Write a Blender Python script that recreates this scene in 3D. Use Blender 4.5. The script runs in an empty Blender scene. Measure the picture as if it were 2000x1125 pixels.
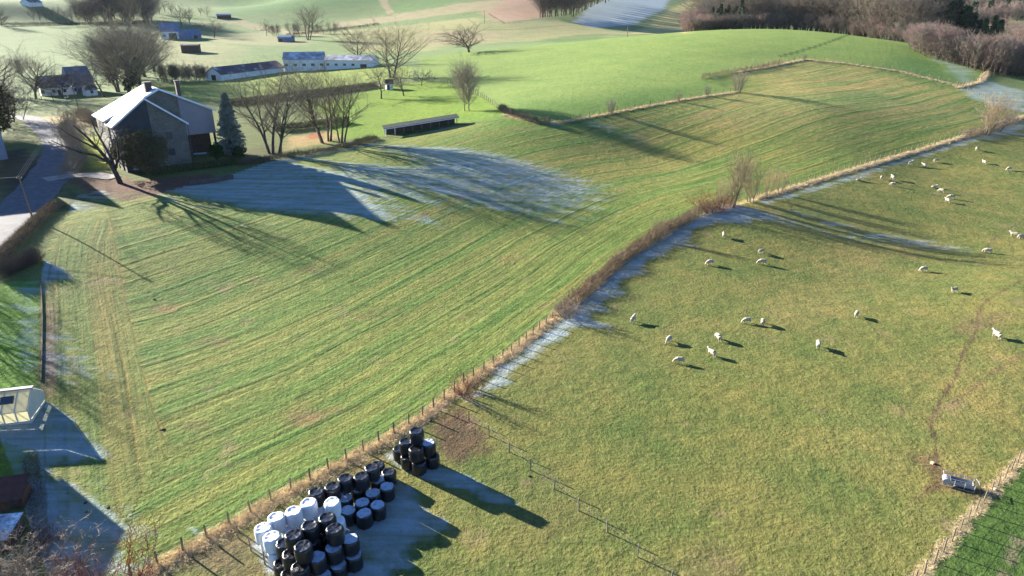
import bpy, math, random
import numpy as np
from mathutils import Vector, Matrix
PI=math.pi
scene=bpy.context.scene
COL=scene.collection
# ------------------------------------------------------------------ camera, sky, sun, exposure
F=1330.0; H=37.0; PITCH=math.radians(22.9)
CP,SP=math.cos(PITCH),math.sin(PITCH)
cd=bpy.data.cameras.new('camera'); cam=bpy.data.objects.new('camera',cd); COL.objects.link(cam)
cd.sensor_width=36; cd.lens=36*F/2000; cd.clip_start=.5; cd.clip_end=6000
cam.location=(0,0,H); cam.rotation_euler=(PI/2-PITCH,0,0); scene.camera=cam
SUN_EL=math.radians(15.5); SUN_AZ=math.radians(-35)     # azimuth in which the light travels, from +x
LD=Vector((math.cos(SUN_AZ)*math.cos(SUN_EL),math.sin(SUN_AZ)*math.cos(SUN_EL),-math.sin(SUN_EL)))
wd=bpy.data.worlds.new('World'); scene.world=wd; wd.use_nodes=True
nt=wd.node_tree; nt.nodes.clear()
sk=nt.nodes.new('ShaderNodeTexSky'); sk.sky_type='NISHITA'; sk.sun_disc=False
sk.sun_elevation=SUN_EL; sk.sun_rotation=math.atan2(-LD.x,-LD.y); sk.altitude=250; sk.air_density=1.0; sk.dust_density=.15; sk.ozone_density=4.0
bg=nt.nodes.new('ShaderNodeBackground'); bg.inputs[1].default_value=.05
wo=nt.nodes.new('ShaderNodeOutputWorld')
tn=nt.nodes.new('ShaderNodeMix'); tn.data_type='RGBA'; tn.blend_type='MULTIPLY'; tn.inputs[0].default_value=1; tn.inputs[7].default_value=(.78,.92,1.15,1)
nt.links.new(sk.outputs[0],tn.inputs[6]); nt.links.new(tn.outputs[2],bg.inputs[0]); nt.links.new(bg.outputs[0],wo.inputs[0])
sl=bpy.data.lights.new('sun','SUN'); sl.energy=5.0; sl.angle=math.radians(.53); sl.color=(1,.93,.80)
so=bpy.data.objects.new('sun',sl); COL.objects.link(so); so.location=(-200,150,120)
so.rotation_euler=LD.to_track_quat('-Z','Y').to_euler()
vs=scene.view_settings; vs.view_transform='Standard'; vs.look='None'; vs.exposure=2.28; vs.gamma=1; vs.use_curve_mapping=False
scene.cycles.use_denoising=True; scene.cycles.denoiser='OPENIMAGEDENOISE'; scene.cycles.denoising_input_passes='RGB_ALBEDO_NORMAL'; scene.cycles.denoising_prefilter='ACCURATE'; scene.cycles.max_bounces=6; scene.cycles.transparent_max_bounces=8
rng=np.random.default_rng(7); random.seed(7)

# ------------------------------------------------------------------ land form
def ray(px,py):
    u=(px-1000)/F; v=-(py-562.5)/F
    return np.array([u, CP+v*SP, -SP+v*CP])
def onz(px,py,z):
    d=ray(px,py); return d*((z-H)/d[2])+np.array([0,0,H])
def onD(px,D,z):
    return np.array([(px-1000)/F*(D*CP-(z-H)*SP),D,z])
CT=[ # px,py,z   ground heights read along the picture
(1000,1125,0),(0,1125,0),(2000,1125,.5),(500,900,0),(1000,800,0),(1500,900,0),(2000,800,.5),(0,900,.6),(80,740,1.2),(80,540,3),(65,428,4.5),(0,330,5),(0,500,4),
(400,600,.8),(700,600,.3),(1000,600,-.4),(1300,560,-.6),(1600,600,-.6),(2000,560,.8),(230,370,4.6),(400,350,4.2),(540,300,4.2),(650,280,4.6),(760,262,5.5),(900,238,7.6),(990,235,9),
(600,400,3.1),(680,420,2.6),(900,440,.7),(1060,430,.3),(1200,480,-.3),(1400,420,1.6),(1830,515,-.6),(1620,585,-.8),(1000,340,3.8),(1280,305,3.7),(1480,395,2.4),(1700,330,3),(1990,240,6),(1441,178,12.4),(1595,207,10.6),(1190,222,9.8),(1570,116,17),(1870,168,11),
(1750,240,7.6),(1800,320,2.6),(2000,330,3),(1600,450,.5),(1200,150,14),(1400,100,19),(1000,150,11),(830,190,8.2),(700,165,8.2),(765,150,8.8),(590,138,6.3),(450,152,5.6),
(480,200,6.4),(310,290,5),(100,240,4.6),(50,190,4.4),(125,185,4.2),(250,190,4.8),(0,170,4.6),(370,100,9),(345,75,12),(200,100,8.5),(0,110,8),(130,45,19),(0,50,19),(250,50,18),(600,75,12.5),
(450,60,14.5),(915,100,12.8),(850,40,21.5),(700,30,24),(1990,160,11),(1920,140,13.4),(1990,200,8.5),(500,12,31),(0,8,34)]
CD=[ # px,D,z
(1400,385,22.6),(1400,425,20.2),(1400,500,14),(1550,375,23.0),(1550,420,20.5),(1550,500,13),(1660,350,21.6),(1660,400,18.5),(1660,480,11),(1780,300,20.2),(1780,345,16.5),(1780,430,9),(1180,385,18.2),(1180,440,15),(1180,600,17.4),(1000,370,14.4),(1000,450,12.8),(1000,570,22),
(1200,700,27.5),(1200,800,37),(1200,1000,60),(1000,700,34),(1000,850,50),(600,800,42),(600,1100,75),(0,900,45),(0,1200,80),(300,700,27),(300,900,46),(-400,700,25),(-400,1100,70),(-900,400,10),(-500,200,5),(-500,80,2),(1500,700,16),(1500,900,30),(1500,1100,55),(1950,600,13),(1950,800,22),(1950,1000,37),(1950,1250,60),(2600,300,8),(2600,700,14),(2600,1100,50),(2500,150,3),(2500,60,1)]
pts=[onz(*c) for c in CT]+[onD(*c) for c in CD]
for a in range(0,360,24):
    x,y=math.sin(math.radians(a)),math.cos(math.radians(a))
    if y<.3: pts.append(np.array([x*150,y*150,1.0])); pts.append(np.array([x*700,y*700,6.0]))
for a in range(-90,91,12):
    x,y=math.sin(math.radians(a)),math.cos(math.radians(a))
    pts.append(np.array([x*1900,y*1900+100,110 if y>.3 else 40]))
PTS=np.array(pts)
S=200.0
def U(r2): return np.where(r2>0, .5*r2*np.log(np.maximum(r2,1e-12)),0)
def fit(P,lam=2e-4):
    xy=P[:,:2]/S; n=len(xy)
    r2=((xy[:,None]-xy[None])**2).sum(-1)
    K=U(r2)+lam*np.eye(n); Q=np.c_[np.ones(n),xy]
    A=np.block([[K,Q],[Q.T,np.zeros((3,3))]])
    w=np.linalg.solve(A,np.r_[P[:,2],0,0,0]); return xy,w
XY,W=fit(PTS)
def hz(x,y):
    x=np.asarray(x,float);y=np.asarray(y,float); sh=np.broadcast(x,y).shape
    p=np.c_[np.broadcast_to(x,sh).ravel(),np.broadcast_to(y,sh).ravel()]/S; out=np.empty(len(p))
    for i in range(0,len(p),20000):
        q=p[i:i+20000]; r2=((q[:,None]-XY[None])**2).sum(-1)
        out[i:i+20000]=U(r2)@W[:-3]+W[-3]+q@W[-2:]
    return out.reshape(sh)
def at(px,py):
    """the point of the land seen in that direction"""
    d=ray(px,py); t=np.geomspace(25,2400,420); P=d[None]*t[:,None]+np.array([0,0,H])
    g=P[:,2]-hz(P[:,0],P[:,1]); i=int(np.argmax(g<0))
    if g[i]>=0: return d*2000+np.array([0,0,H])
    a,b=t[i-1],t[i]
    for _ in range(14):
        m=.5*(a+b); Q=d*m+np.array([0,0,H])
        if Q[2]<float(hz(Q[0],Q[1])): b=m
        else: a=m
    Q=d*b+np.array([0,0,H]); Q[2]=float(hz(Q[0],Q[1])); return Q
def pr(P):
    x,y,z=P[0],P[1],P[2]-H; dep=y*CP-z*SP; up=y*SP+z*CP
    return 1000+F*x/dep,562.5-F*up/dep
def zat(x,y,py):
    lo,hi=-20,90
    for _ in range(40):
        m=(lo+hi)/2
        if pr((x,y,m))[1]>py: lo=m
        else: hi=m
    return lo
def line(pxs,step=40,closed=False):
    """a line walked over the land"""
    q=list(pxs)+([pxs[0]] if closed else []); out=[]
    for (a,b),(c,d) in zip(q[:-1],q[1:]):
        n=max(1,int(math.hypot(c-a,d-b)/step))
        for i in range(n): out.append(at(a+(c-a)*i/n,b+(d-b)*i/n))
    if not closed: out.append(at(*q[-1]))
    return np.array(out)
def resample(P,step):
    d=np.r_[0,np.cumsum(np.linalg.norm(np.diff(P[:,:2],axis=0),axis=1))]
    n=max(2,int(round(d[-1]/step))+1); s=np.linspace(0,d[-1],n)
    x=np.interp(s,d,P[:,0]); y=np.interp(s,d,P[:,1])
    return np.c_[x,y,hz(x,y)]
def smooth(e0,e1,x):
    t=np.clip((x-e0)/(e1-e0),0,1); return t*t*(3-2*t)
def sdist(poly,P):
    """signed distance to a polygon in plan (negative inside)"""
    x,y=P[:,0],P[:,1]; d=np.full(len(P),1e9); ins=np.zeros(len(P),bool); n=len(poly)
    for i in range(n):
        ax,ay=poly[i][:2]; bx,by=poly[(i+1)%n][:2]; ex,ey=bx-ax,by-ay
        t=np.clip(((x-ax)*ex+(y-ay)*ey)/max(ex*ex+ey*ey,1e-9),0,1)
        d=np.minimum(d,np.hypot(x-ax-t*ex,y-ay-t*ey))
        if ay!=by:
            c=((ay>y)!=(by>y))&(x<ex*(y-ay)/(by-ay)+ax); ins^=c
    return np.where(ins,-d,d)
def pdist(path,P):
    """distance to, signed side of, and length along a path"""
    x,y=P[:,0],P[:,1]; d=np.full(len(P),1e9); sd=np.zeros(len(P)); al=np.zeros(len(P)); L=0
    for i in range(len(path)-1):
        ax,ay=path[i][:2]; bx,by=path[i+1][:2]; ex,ey=bx-ax,by-ay; l=math.hypot(ex,ey)
        if l<1e-6: continue
        t=((x-ax)*ex+(y-ay)*ey)/(l*l); tc=np.clip(t,0,1)
        q=np.hypot(x-ax-tc*ex,y-ay-tc*ey); k=q<d
        d=np.where(k,q,d); cr=(ex*(y-ay)-ey*(x-ax)); sd=np.where(k,np.sign(cr)*q,sd); al=np.where(k,L+tc*l,al); L+=l
    return d,sd,al

# ------------------------------------------------------------------ materials
def newmat(name):
    m=bpy.data.materials.new(name); m.use_nodes=True; t=m.node_tree
    return m,t,t.nodes['Principled BSDF']
def N(t,kind,**k):
    n=t.nodes.new(kind)
    for a,v in k.items():
        if a.startswith('i_'):
            key=a[2:]; key=int(key) if key.isdigit() else key
            n.inputs[key].default_value=v
        else: setattr(n,a,v)
    return n
def ramp(t,src,p0,p1,c0=(0,0,0,1),c1=(1,1,1,1)):
    r=N(t,'ShaderNodeValToRGB'); e=r.color_ramp.elements
    e[0].position=p0; e[1].position=p1; e[0].color=c0; e[1].color=c1
    t.links.new(src,r.inputs[0]); return r.outputs[0]
def mixc(t,f,a,b,mode='MIX'):
    m=N(t,'ShaderNodeMix',data_type='RGBA',blend_type=mode)
    for i,v in ((0,f),(6,a),(7,b)):
        if isinstance(v,(int,float)): m.inputs[i].default_value=v
        elif isinstance(v,tuple): m.inputs[i].default_value=v if len(v)==4 else v+(1,)
        else: t.links.new(v,m.inputs[i])
    return m.outputs[2]
def math_(t,op,a,b=0.0,c=0.0):
    m=N(t,'ShaderNodeMath',operation=op)
    for i,v in enumerate((a,b,c)):
        if isinstance(v,(int,float)): m.inputs[i].default_value=v
        else: t.links.new(v,m.inputs[i])
    return m.outputs[0]
def noise(t,vec,scale,detail=3,rough=.55,dist=0):
    n=N(t,'ShaderNodeTexNoise',i_Scale=scale,i_Detail=detail,i_Roughness=rough,i_Distortion=dist)
    if vec is not None: t.links.new(vec,n.inputs['Vector'])
    return n.outputs['Fac']
def mat(name,col,rough=.8,var=.25,scale=1.5,bump=0,spec=.3,hue=None,objvar=0,trans=0):
    m,t,b=newmat(name)
    g=N(t,'ShaderNodeNewGeometry'); tc=N(t,'ShaderNodeTexCoord')
    n=noise(t,tc.outputs['Object'],scale,4,.6)
    lo=tuple(c*(1-var) for c in col); hi=tuple(min(1,c*(1+var)) for c in (hue or col))
    c=mixc(t,ramp(t,n,.3,.7),lo,hi)
    if objvar:
        oi=N(t,'ShaderNodeObjectInfo')
        c=mixc(t,1.0,c,ramp(t,oi.outputs['Random'],0,1,(1-objvar,1-objvar,1-objvar*.8,1),(1+objvar,1+objvar*.8,1+objvar*.6,1)),'MULTIPLY')
    t.links.new(c,b.inputs['Base Color']); b.inputs['Roughness'].default_value=rough; b.inputs['Specular IOR Level'].default_value=spec
    if bump:
        bp=N(t,'ShaderNodeBump',i_Strength=bump,i_Distance=.05); t.links.new(noise(t,tc.outputs['Object'],scale*6,3),bp.inputs['Height']); t.links.new(bp.outputs[0],b.inputs['Normal'])
    if trans:
        tr=N(t,'ShaderNodeBsdfTranslucent'); t.links.new(c,tr.inputs[0]); ms=N(t,'ShaderNodeMixShader'); ms.inputs[0].default_value=trans
        t.links.new(b.outputs[0],ms.inputs[1]); t.links.new(tr.outputs[0],ms.inputs[2]); t.links.new(ms.outputs[0],t.nodes['Material Output'].inputs[0])
    return m
def frosted(name,col,frost=(.75,.8,.86),amt=.6,scale=1.2,rough=.7,spec=.3,up=True):
    """a surface with rime lying on the faces that look up"""
    m,t,b=newmat(name); tc=N(t,'ShaderNodeTexCoord'); g=N(t,'ShaderNodeNewGeometry')
    sx=N(t,'ShaderNodeSeparateXYZ'); t.links.new(g.outputs['Normal'],sx.inputs[0])
    n=noise(t,tc.outputs['Object'],scale,5,.65); n2=noise(t,tc.outputs['Object'],scale*9,2)
    f=math_(t,'MULTIPLY',ramp(t,n,.62-amt*.55,.82-amt*.45),ramp(t,n2,.15,.6))
    if up: f=math_(t,'MULTIPLY',f,ramp(t,sx.outputs[2],.35,.8))
    c=mixc(t,f,mixc(t,n2,tuple(x*.75 for x in col),tuple(min(1,x*1.2) for x in col)),frost)
    t.links.new(c,b.inputs['Base Color']); b.inputs['Roughness'].default_value=rough; b.inputs['Specular IOR Level'].default_value=spec
    return m
M={}
M['bark']=mat('bark',(.085,.07,.052),.9,.35,3,objvar=.12)
M['bark_pale']=mat('bark_pale',(.20,.17,.13),.9,.35,3)
M['bark_dark']=mat('bark_dark',(.045,.036,.03),.9,.35,3)
M['twig_olive']=mat('twig_olive',(.235,.20,.125),.9,.25,.6,objvar=.18)
M['twig_brown']=mat('twig_brown',(.155,.128,.092),.9,.25,.6,objvar=.38)
M['twig_grey']=mat('twig_grey',(.15,.134,.108),.9,.25,.6,objvar=.35)
M['twig_pink']=mat('twig_pink',(.25,.175,.15),.9,.2,.5,objvar=.2)
M['twig_pale']=mat('twig_pale',(.27,.225,.175),.9,.2,.6,objvar=.1)
M['twig_red']=mat('twig_red',(.19,.07,.035),.9,.3,1,objvar=.15)
M['twig_tan']=mat('twig_tan',(.25,.185,.11),.9,.3,1,objvar=.1)
M['needle_dark']=mat('needle_dark',(.042,.085,.042),.7,.4,.5,objvar=.25)
M['needle_green']=mat('needle_green',(.07,.14,.045),.7,.4,.5,objvar=.15)
M['needle_frost']=mat('needle_frost',(.20,.24,.20),.75,.5,.8)
M['leaf_olive']=mat('leaf_olive',(.095,.085,.045),.9,.4,1.2,spec=.1)
M['leaf_green']=mat('leaf_green',(.03,.065,.018),.9,.4,1.2,spec=.1)
M['leaf_beech']=mat('leaf_beech',(.11,.045,.025),.7,.35,1)
M['ivy']=mat('ivy',(.025,.045,.018),.6,.4,1.2)
M['straw']=mat('straw',(.70,.60,.43),.85,.3,1.2,trans=.5)
M['post_wood']=mat('post_wood',(.19,.14,.095),.85,.35,6)
M['wire_steel']=mat('wire_steel',(.10,.10,.10),.5,.1,2)
M['fleece']=mat('fleece',(.40,.345,.26),.95,.16,9,bump=.6)
M['sheep_face']=mat('sheep_face',(.42,.35,.28),.8,.2,9)
M['sheep_dark']=mat('sheep_dark',(.06,.05,.045),.8,.2,9)

# ------------------------------------------------------------------ mesh helpers
def tag(o,label=None,cat=None,group=None,kind=None):
    if label: o['label']=label
    if cat: o['category']=cat
    if group: o['group']=group
    if kind: o['kind']=kind
    return o
def raw(name,V,Fq,mats,mi=None,smoothf=False):
    """mesh from arrays; Fq is a list of (n,k) index arrays"""
    me=bpy.data.meshes.new(name); V=np.asarray(V,np.float32)
    me.vertices.add(len(V)); me.vertices.foreach_set('co',V.ravel())
    Fq=[np.asarray(f) for f in Fq if len(f)]
    ks=np.concatenate([np.full(len(f),f.shape[1]) for f in Fq]); idx=np.concatenate([f.ravel() for f in Fq]).astype(np.int32)
    me.loops.add(len(idx)); me.loops.foreach_set('vertex_index',idx)
    me.polygons.add(len(ks)); st=np.r_[0,np.cumsum(ks)[:-1]].astype(np.int32); me.polygons.foreach_set('loop_start',st)
    if mi is not None: me.polygons.foreach_set('material_index',np.asarray(mi,np.int32))
    for m in mats: me.materials.append(m)
    me.update(calc_edges=True)
    me.polygons.foreach_set('use_smooth',np.full(len(ks),smoothf))
    return me
def link(name,me,parent=None,loc=None,rz=0):
    o=bpy.data.objects.new(name,me); COL.objects.link(o)
    if loc is not None: o.location=tuple(float(v) for v in loc)
    if rz: o.rotation_euler=(0,0,rz)
    if parent is not None: o.parent=parent
    return o
def empty(name,loc,rz=0,sc=1):
    o=bpy.data.objects.new(name,None); COL.objects.link(o); o.location=tuple(float(v) for v in loc); o.rotation_euler=(0,0,rz); o.scale=(sc,sc,sc); return o
class MB:
    def __init__(s): s.v=[]; s.f=[]; s.m=[]
    def add(s,vs,fs,mi=0):
        b=len(s.v); s.v+=[tuple(map(float,q)) for q in vs]; s.f+=[tuple(b+i for i in f) for f in fs]; s.m+=[mi]*len(fs); return s
    def box(s,a,b,mi=0):
        (x0,y0,z0),(x1,y1,z1)=a,b
        return s.add([(x0,y0,z0),(x1,y0,z0),(x1,y1,z0),(x0,y1,z0),(x0,y0,z1),(x1,y0,z1),(x1,y1,z1),(x0,y1,z1)],[(3,2,1,0),(4,5,6,7),(0,1,5,4),(1,2,6,5),(2,3,7,6),(3,0,4,7)],mi)
    def prism(s,poly,y0,y1,mi=0):
        """outline in x,z pushed along y"""
        n=len(poly); v=[(x,y0,z) for x,z in poly]+[(x,y1,z) for x,z in poly]
        return s.add(v,[tuple(range(n)),tuple(range(2*n-1,n-1,-1))]+[(i,i+n,(i+1)%n+n,(i+1)%n) for i in range(n)],mi)
    def slab(s,a,b,c,d,t,mi=0):
        """a quad given thickness t along its normal"""
        a,b,c,d=[Vector(q) for q in (a,b,c,d)]; n=(b-a).cross(d-a).normalized()*t
        return s.add([a,b,c,d,a+n,b+n,c+n,d+n],[(3,2,1,0),(4,5,6,7),(0,1,5,4),(1,2,6,5),(2,3,7,6),(3,0,4,7)],mi)
    def tube(s,path,r,k=6,mi=0,caps=True):
        path=[Vector(q) for q in path]; rs=r if isinstance(r,(list,tuple)) else [r]*len(path); base=len(s.v); n=len(path); vs=[];fs=[]
        for i,p in enumerate(path):
            t=(path[min(i+1,n-1)]-path[max(i-1,0)]).normalized(); u=t.cross(Vector((0,0,1)) if abs(t.z)<.9 else Vector((1,0,0))).normalized(); w=t.cross(u)
            for j in range(k):
                a=2*PI*j/k; vs.append(p+(u*math.cos(a)+w*math.sin(a))*rs[i])
        for i in range(n-1):
            for j in range(k): fs.append((i*k+j,i*k+(j+1)%k,(i+1)*k+(j+1)%k,(i+1)*k+j))
        if caps: fs+= [tuple(range(k-1,-1,-1)),tuple((n-1)*k+j for j in range(k))]
        return s.add(vs,fs,mi)
    def build(s,name,mats,parent=None,loc=None,rz=0,smoothf=False):
        if not isinstance(mats,(list,tuple)): mats=[mats]
        me=bpy.data.meshes.new(name); me.from_pydata(s.v,[],s.f)
        for m in mats: me.materials.append(m)
        me.polygons.foreach_set('material_index',s.m); me.polygons.foreach_set('use_smooth',[smoothf]*len(s.f)); me.update()
        return link(name,me,parent,loc,rz)
# ------------------------------------------------------------------ the ground: one sheet cut into its fields
FENCE=line([(255,1140),(420,1045),(560,965),(700,890),(830,815),(905,752),(1000,690),(1080,625),(1150,570),(1210,512),(1290,458),(1345,430),(1400,408),(1480,388),(1600,352),(1700,322),(1800,293),(1900,262),(1960,247),(2000,228),(2080,195)],30)
HILLF=line([(985,222),(1010,232),(1050,240),(1095,240),(1193,222),(1330,196),(1380,188),(1441,180)],30)
POLY={}
POLY['hay']=np.array(list(FENCE)+list(line([(2060,200),(1990,230),(1930,196),(1870,168),(1760,140),(1660,125),(1570,116),(1520,124),(1440,141),(1370,155),(1400,165),(1441,180),(1380,188),(1330,196),(1193,222),(1095,240),(1050,240),(1010,232),(975,236),(890,246),(760,272),(700,286),(620,297),(540,310),(460,338),(370,362),(300,378),(200,372),(150,380),(128,420),(92,478),(80,540),(84,740),(82,830),(80,960),(80,1140)],30)))
RF=line([(1772,1150),(1825,1095),(1872,1040),(1924,978),(1990,905),(2090,790)],30)
POLY['crop']=np.array(list(RF)+[RF[-1]+[60,-10,0],[90,20,0],RF[0]+[20,-16,0]])
POLY['pasture']=np.array(list(FENCE)+[FENCE[-1]+[60,-20,0],RF[-1]+[60,40,0]]+list(RF[::-1])+[RF[0]+[0,-20,0],FENCE[0]+[-6,-20,0]])
hl=[(820,112),(812,135),(828,152),(880,165),(940,190),(985,222)]
hm=list(line(hl,20))+list(HILLF)+list(line([(1400,165),(1370,155),(1440,141),(1570,116),(1660,125),(1760,140),(1870,168),(1928,140),(1860,112),(1790,96)],30))
for px,D in ((1780,308),(1720,330),(1660,348),(1550,374),(1400,384),(1280,392),(1180,392),(1090,390),(1000,374),(920,368),(850,360)): hm.append(onD(px,D,20))
POLY['hill']=np.array(hm)
POLY['lawn']=line([(700,182),(770,168),(830,158),(880,165),(940,190),(985,222),(960,234),(890,240),(750,266),(690,272),(640,262),(655,235),(610,210)],30,True)
POLY['paddock']=line([(255,196),(330,196),(420,198),(520,186),(640,172),(740,158),(800,150),(812,132),(760,126),(690,128),(560,142),(430,158),(330,166),(250,176)],30,True)
ROAD=line([(-60,520),(0,448),(45,402),(88,355),(112,320),(118,290),(104,262),(80,245),(60,232),(30,226)],14)
DRIVE=line([(88,352),(130,345),(180,342),(225,348)],14)
SOFT=[] # name, polygon, soft edge m, colour, strength
def soft(px,w,col,k=1.0,step=40): SOFT.append((line(px,step,True),w,np.array(col),k))
HAY=(.132,.170,.050); PAS=(.124,.136,.047); HIL=(.165,.235,.062); LAW=(.145,.225,.030); CRO=(.050,.092,.022); VAL=(.155,.215,.09)
TAN=(.33,.27,.17); STRAW=(.40,.31,.17); MUD=(.085,.058,.042); PINK=(.34,.225,.16); LEAVES=(.13,.07,.05)
# far valley: tracks, stubble and heath between the pastures
soft([(640,46),(760,30),(880,8),(960,0),(1060,0),(1050,34),(980,44),(930,22),(860,30),(760,44),(660,56)],9,TAN,.8)
soft([(950,24),(1000,-8),(1070,-8),(1066,34),(1000,44),(965,40)],8,PINK,.9)
soft([(640,62),(800,48),(930,34),(960,46),(1090,40),(1180,58),(1240,64),(1180,72),(1000,82),(860,92),(820,102),(700,100)],10,(.30,.285,.14),.85)
soft([(820,60),(940,60),(1010,70),(900,88),(820,86)],8,TAN,.6)
soft([(1225,66),(1268,48),(1310,18),(1360,-8),(1400,-8),(1352,58),(1340,66)],6,(.42,.36,.15),1)
soft([(1115,42),(1150,10),(1200,-10),(1310,-10),(1300,18),(1240,48),(1160,54)],5,(.16,.19,.10),.9)
soft([(1060,78),(1130,68),(1190,66),(1160,78),(1090,84)],5,(.10,.17,.06),.7)
soft([(330,52),(440,44),(520,62),(620,72),(640,62),(560,58),(470,40),(360,46)],5,TAN,.7)
soft([(400,72),(500,62),(560,72),(620,84),(560,90),(430,84)],6,TAN,.45)
soft([(300,80),(380,78),(470,92),(440,140),(320,150),(300,110)],10,(.27,.25,.13),.6)
soft([(440,34),(740,8),(760,-10),(420,-10)],8,(.11,.20,.075),.85)
soft([(760,26),(790,-10),(930,-10),(860,16)],8,(.13,.22,.08),.7)
soft([(735,-8),(752,-8),(768,24),(756,28)],2,TAN,.9)
# around the farmyard
soft([(60,232),(150,222),(190,228),(170,262),(120,282),(98,262)],2.5,STRAW,.9)
soft([(130,352),(185,338),(250,350),(300,366),(230,392),(170,380)],1.5,LEAVES,.9)
soft([(190,362),(300,350),(400,340),(455,346),(370,366),(250,392)],1.5,LEAVES,1)
soft([(128,372),(190,384),(205,402),(170,412),(118,402)],2,(.06,.075,.03),.8)
soft([(155,268),(225,262),(240,330),(185,328)],1.5,(.30,.32,.03),.9)  # yellow patch paints sunlit grass between tree shadows into the ground colour
soft([(560,268),(640,258),(668,264),(640,280),(560,292)],1.5,(.36,.26,.12),.8)
soft([(600,262),(628,258),(632,270),(604,272)],.8,(.28,.09,.05),.8)
soft([(440,300),(540,280),(545,305),(470,325)],2,(.09,.09,.04),.8)
soft([(0,330),(60,300),(92,330),(60,380),(0,425)],2,(.055,.045,.035),.9)
soft([(0,300),(50,290),(60,310),(0,340)],2,(.05,.045,.03),.9)
# hay field: headland strip, worn brown spots, leaf litter along the garden edge
soft([(92,545),(128,440),(215,425),(240,560),(270,700),(300,810),(330,880),(250,1010),(90,1120),(86,740)],2.0,(.150,.150,.050),.7)
soft([(88,590),(100,590),(108,680),(112,760),(90,770),(84,690)],.8,(.17,.10,.085),.9)
for px,py,rx,ry,k in ((315,602,22,8,.7),(405,665,30,10,.75),(585,815,34,16,.9),(655,800,24,10,.6),(500,548,20,7,.5),(390,835,30,9,.5),(725,618,26,7,.35),(760,610,18,6,.3),(300,452,30,10,.35),(860,420,40,8,.3),(930,380,44,8,.25),(1460,600,40,9,.0),(560,462,16,6,.3),(1000,505,34,6,.3)):
    if k: soft([(px+rx*math.cos(a),py+ry*math.sin(a)) for a in np.linspace(0,2*PI,9)[:-1]],1.6,(.20,.125,.075),k)
soft([(1300,225),(1441,182),(1570,122),(1650,130),(1760,150),(1880,182),(1950,215),(1860,240),(1700,250),(1560,250),(1400,262)],16,(.27,.26,.11),.75)
soft([(1010,330),(1200,260),(1400,262),(1700,250),(1700,290),(1500,330),(1300,380)],14,(.19,.20,.065),.6)
soft([(1470,150),(1570,122),(1650,130),(1760,150),(1860,175),(1800,195),(1640,180),(1520,190),(1440,178)],8,(.30,.27,.11),.7)
soft([(1200,240),(1330,215),(1450,190),(1560,200),(1500,225),(1330,250),(1220,270)],7,(.24,.21,.09),.5)
# pasture: trodden earth, mud at the gate and the drinker
soft([(845,812),(905,800),(945,845),(950,880),(905,900),(862,895)],1.0,MUD,.95)
soft([(262,1125),(400,1050),(480,1020),(500,1060),(540,1125)],1.2,(.13,.10,.07),.8)
soft([(500,1040),(560,1000),(620,950),(700,900),(760,870),(780,890),(700,930),(560,1010)],.8,(.19,.15,.075),.8)
soft([(1785,895),(1840,888),(1850,925),(1900,935),(1935,955),(1900,975),(1840,960),(1820,935)],1.2,MUD,.8)
soft([(1860,628),(1925,612),(1975,615),(1950,640),(1880,662)],1.5,(.12,.09,.06),.55)
soft([(1320,1105),(1400,1080),(1450,1100),(1440,1140),(1330,1140)],2,(.11,.09,.06),.6)
soft([(1010,940),(1090,945),(1120,1010),(1080,1050),(1030,1010)],3,(.13,.10,.06),.4)
soft([(1500,590),(1640,500),(1760,470),(1700,560),(1560,640)],6,(.21,.175,.085),.3)
soft([(1700,800),(1900,690),(2010,640),(2010,820),(1880,880),(1760,900)],8,(.19,.165,.07),.4)
soft([(1180,700),(1500,700),(1500,1000),(1200,900)],10,(.115,.135,.042),.5)
soft([(1270,880),(1600,1000),(1700,1125),(1400,1125)],8,(.125,.13,.045),.5)
# hill meadow: lusher towards the hedge
soft([(1000,235),(1090,244),(1330,200),(1441,180),(1380,160),(1200,190),(1000,200)],14,(.095,.175,.04),.8)
soft([(1700,128),(1790,95),(1830,130),(1900,160),(1860,175),(1760,148)],8,(.09,.17,.05),.8)
TRACKS=[([(1825,915),(1828,860),(1815,825),(1850,760),(1868,735),(1880,690),(1905,652),(1912,605),(1930,585),(2000,545)],.14,MUD,.75),
 ([(1815,825),(1840,800),(1880,775),(1930,735),(2000,690)],.2,(.12,.09,.055),.6),
 ([(1850,940),(1815,955),(1790,975)],.2,MUD,.7),([(1912,500),(1950,460),(2000,430)],.2,(.10,.085,.05),.6),([(1870,520),(1912,500)],.15,(.10,.085,.05),.4),
 ([(2010,1050),(1978,1060),(1962,1080),(1956,1140)],.12,(.17,.14,.10),.8),([(2010,1064),(1986,1072),(1974,1090),(1969,1140)],.12,(.15,.12,.09),.7),
 ([(0,76),(150,72),(290,66)],.7,(.10,.12,.05),.5),([(100,128),(200,118)],.8,(.08,.11,.04),.6),([(850,40),(945,22)],.7,(.12,.10,.06),.7),([(955,26),(985,46),(1060,36)],.8,(.12,.09,.06),.7),([(640,46),(760,30),(880,8)],.8,(.12,.12,.06),.5),([(930,58),(1000,58),(1100,50)],1.0,(.10,.11,.05),.5),([(300,76),(420,82),(500,92)],.6,(.14,.12,.07),.5),([(340,118),(420,122),(440,150)],.5,(.14,.12,.07),.4),
 ([(1525,110),(1590,92),(1658,69)],.9,(.05,.10,.025),.8),([(1500,100),(1400,112),(1200,140),(1000,165)],.5,(.12,.19,.05),.5),([(1480,84),(1300,98),(1100,116),(900,140)],.5,(.12,.19,.05),.5),
 ([(216,425),(240,560),(268,690),(300,800),(332,880)],.22,(.20,.17,.06),.5)]
FROST=[]
def frost(px,w,k): FROST.append((line(px,40,True),w,k))
frost([(1480,393),(1600,356),(1700,326),(1800,297),(1900,266),(2000,234),(2005,252),(1900,282),(1800,312),(1700,344),(1600,374),(1500,402)],1.6,.8)
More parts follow.
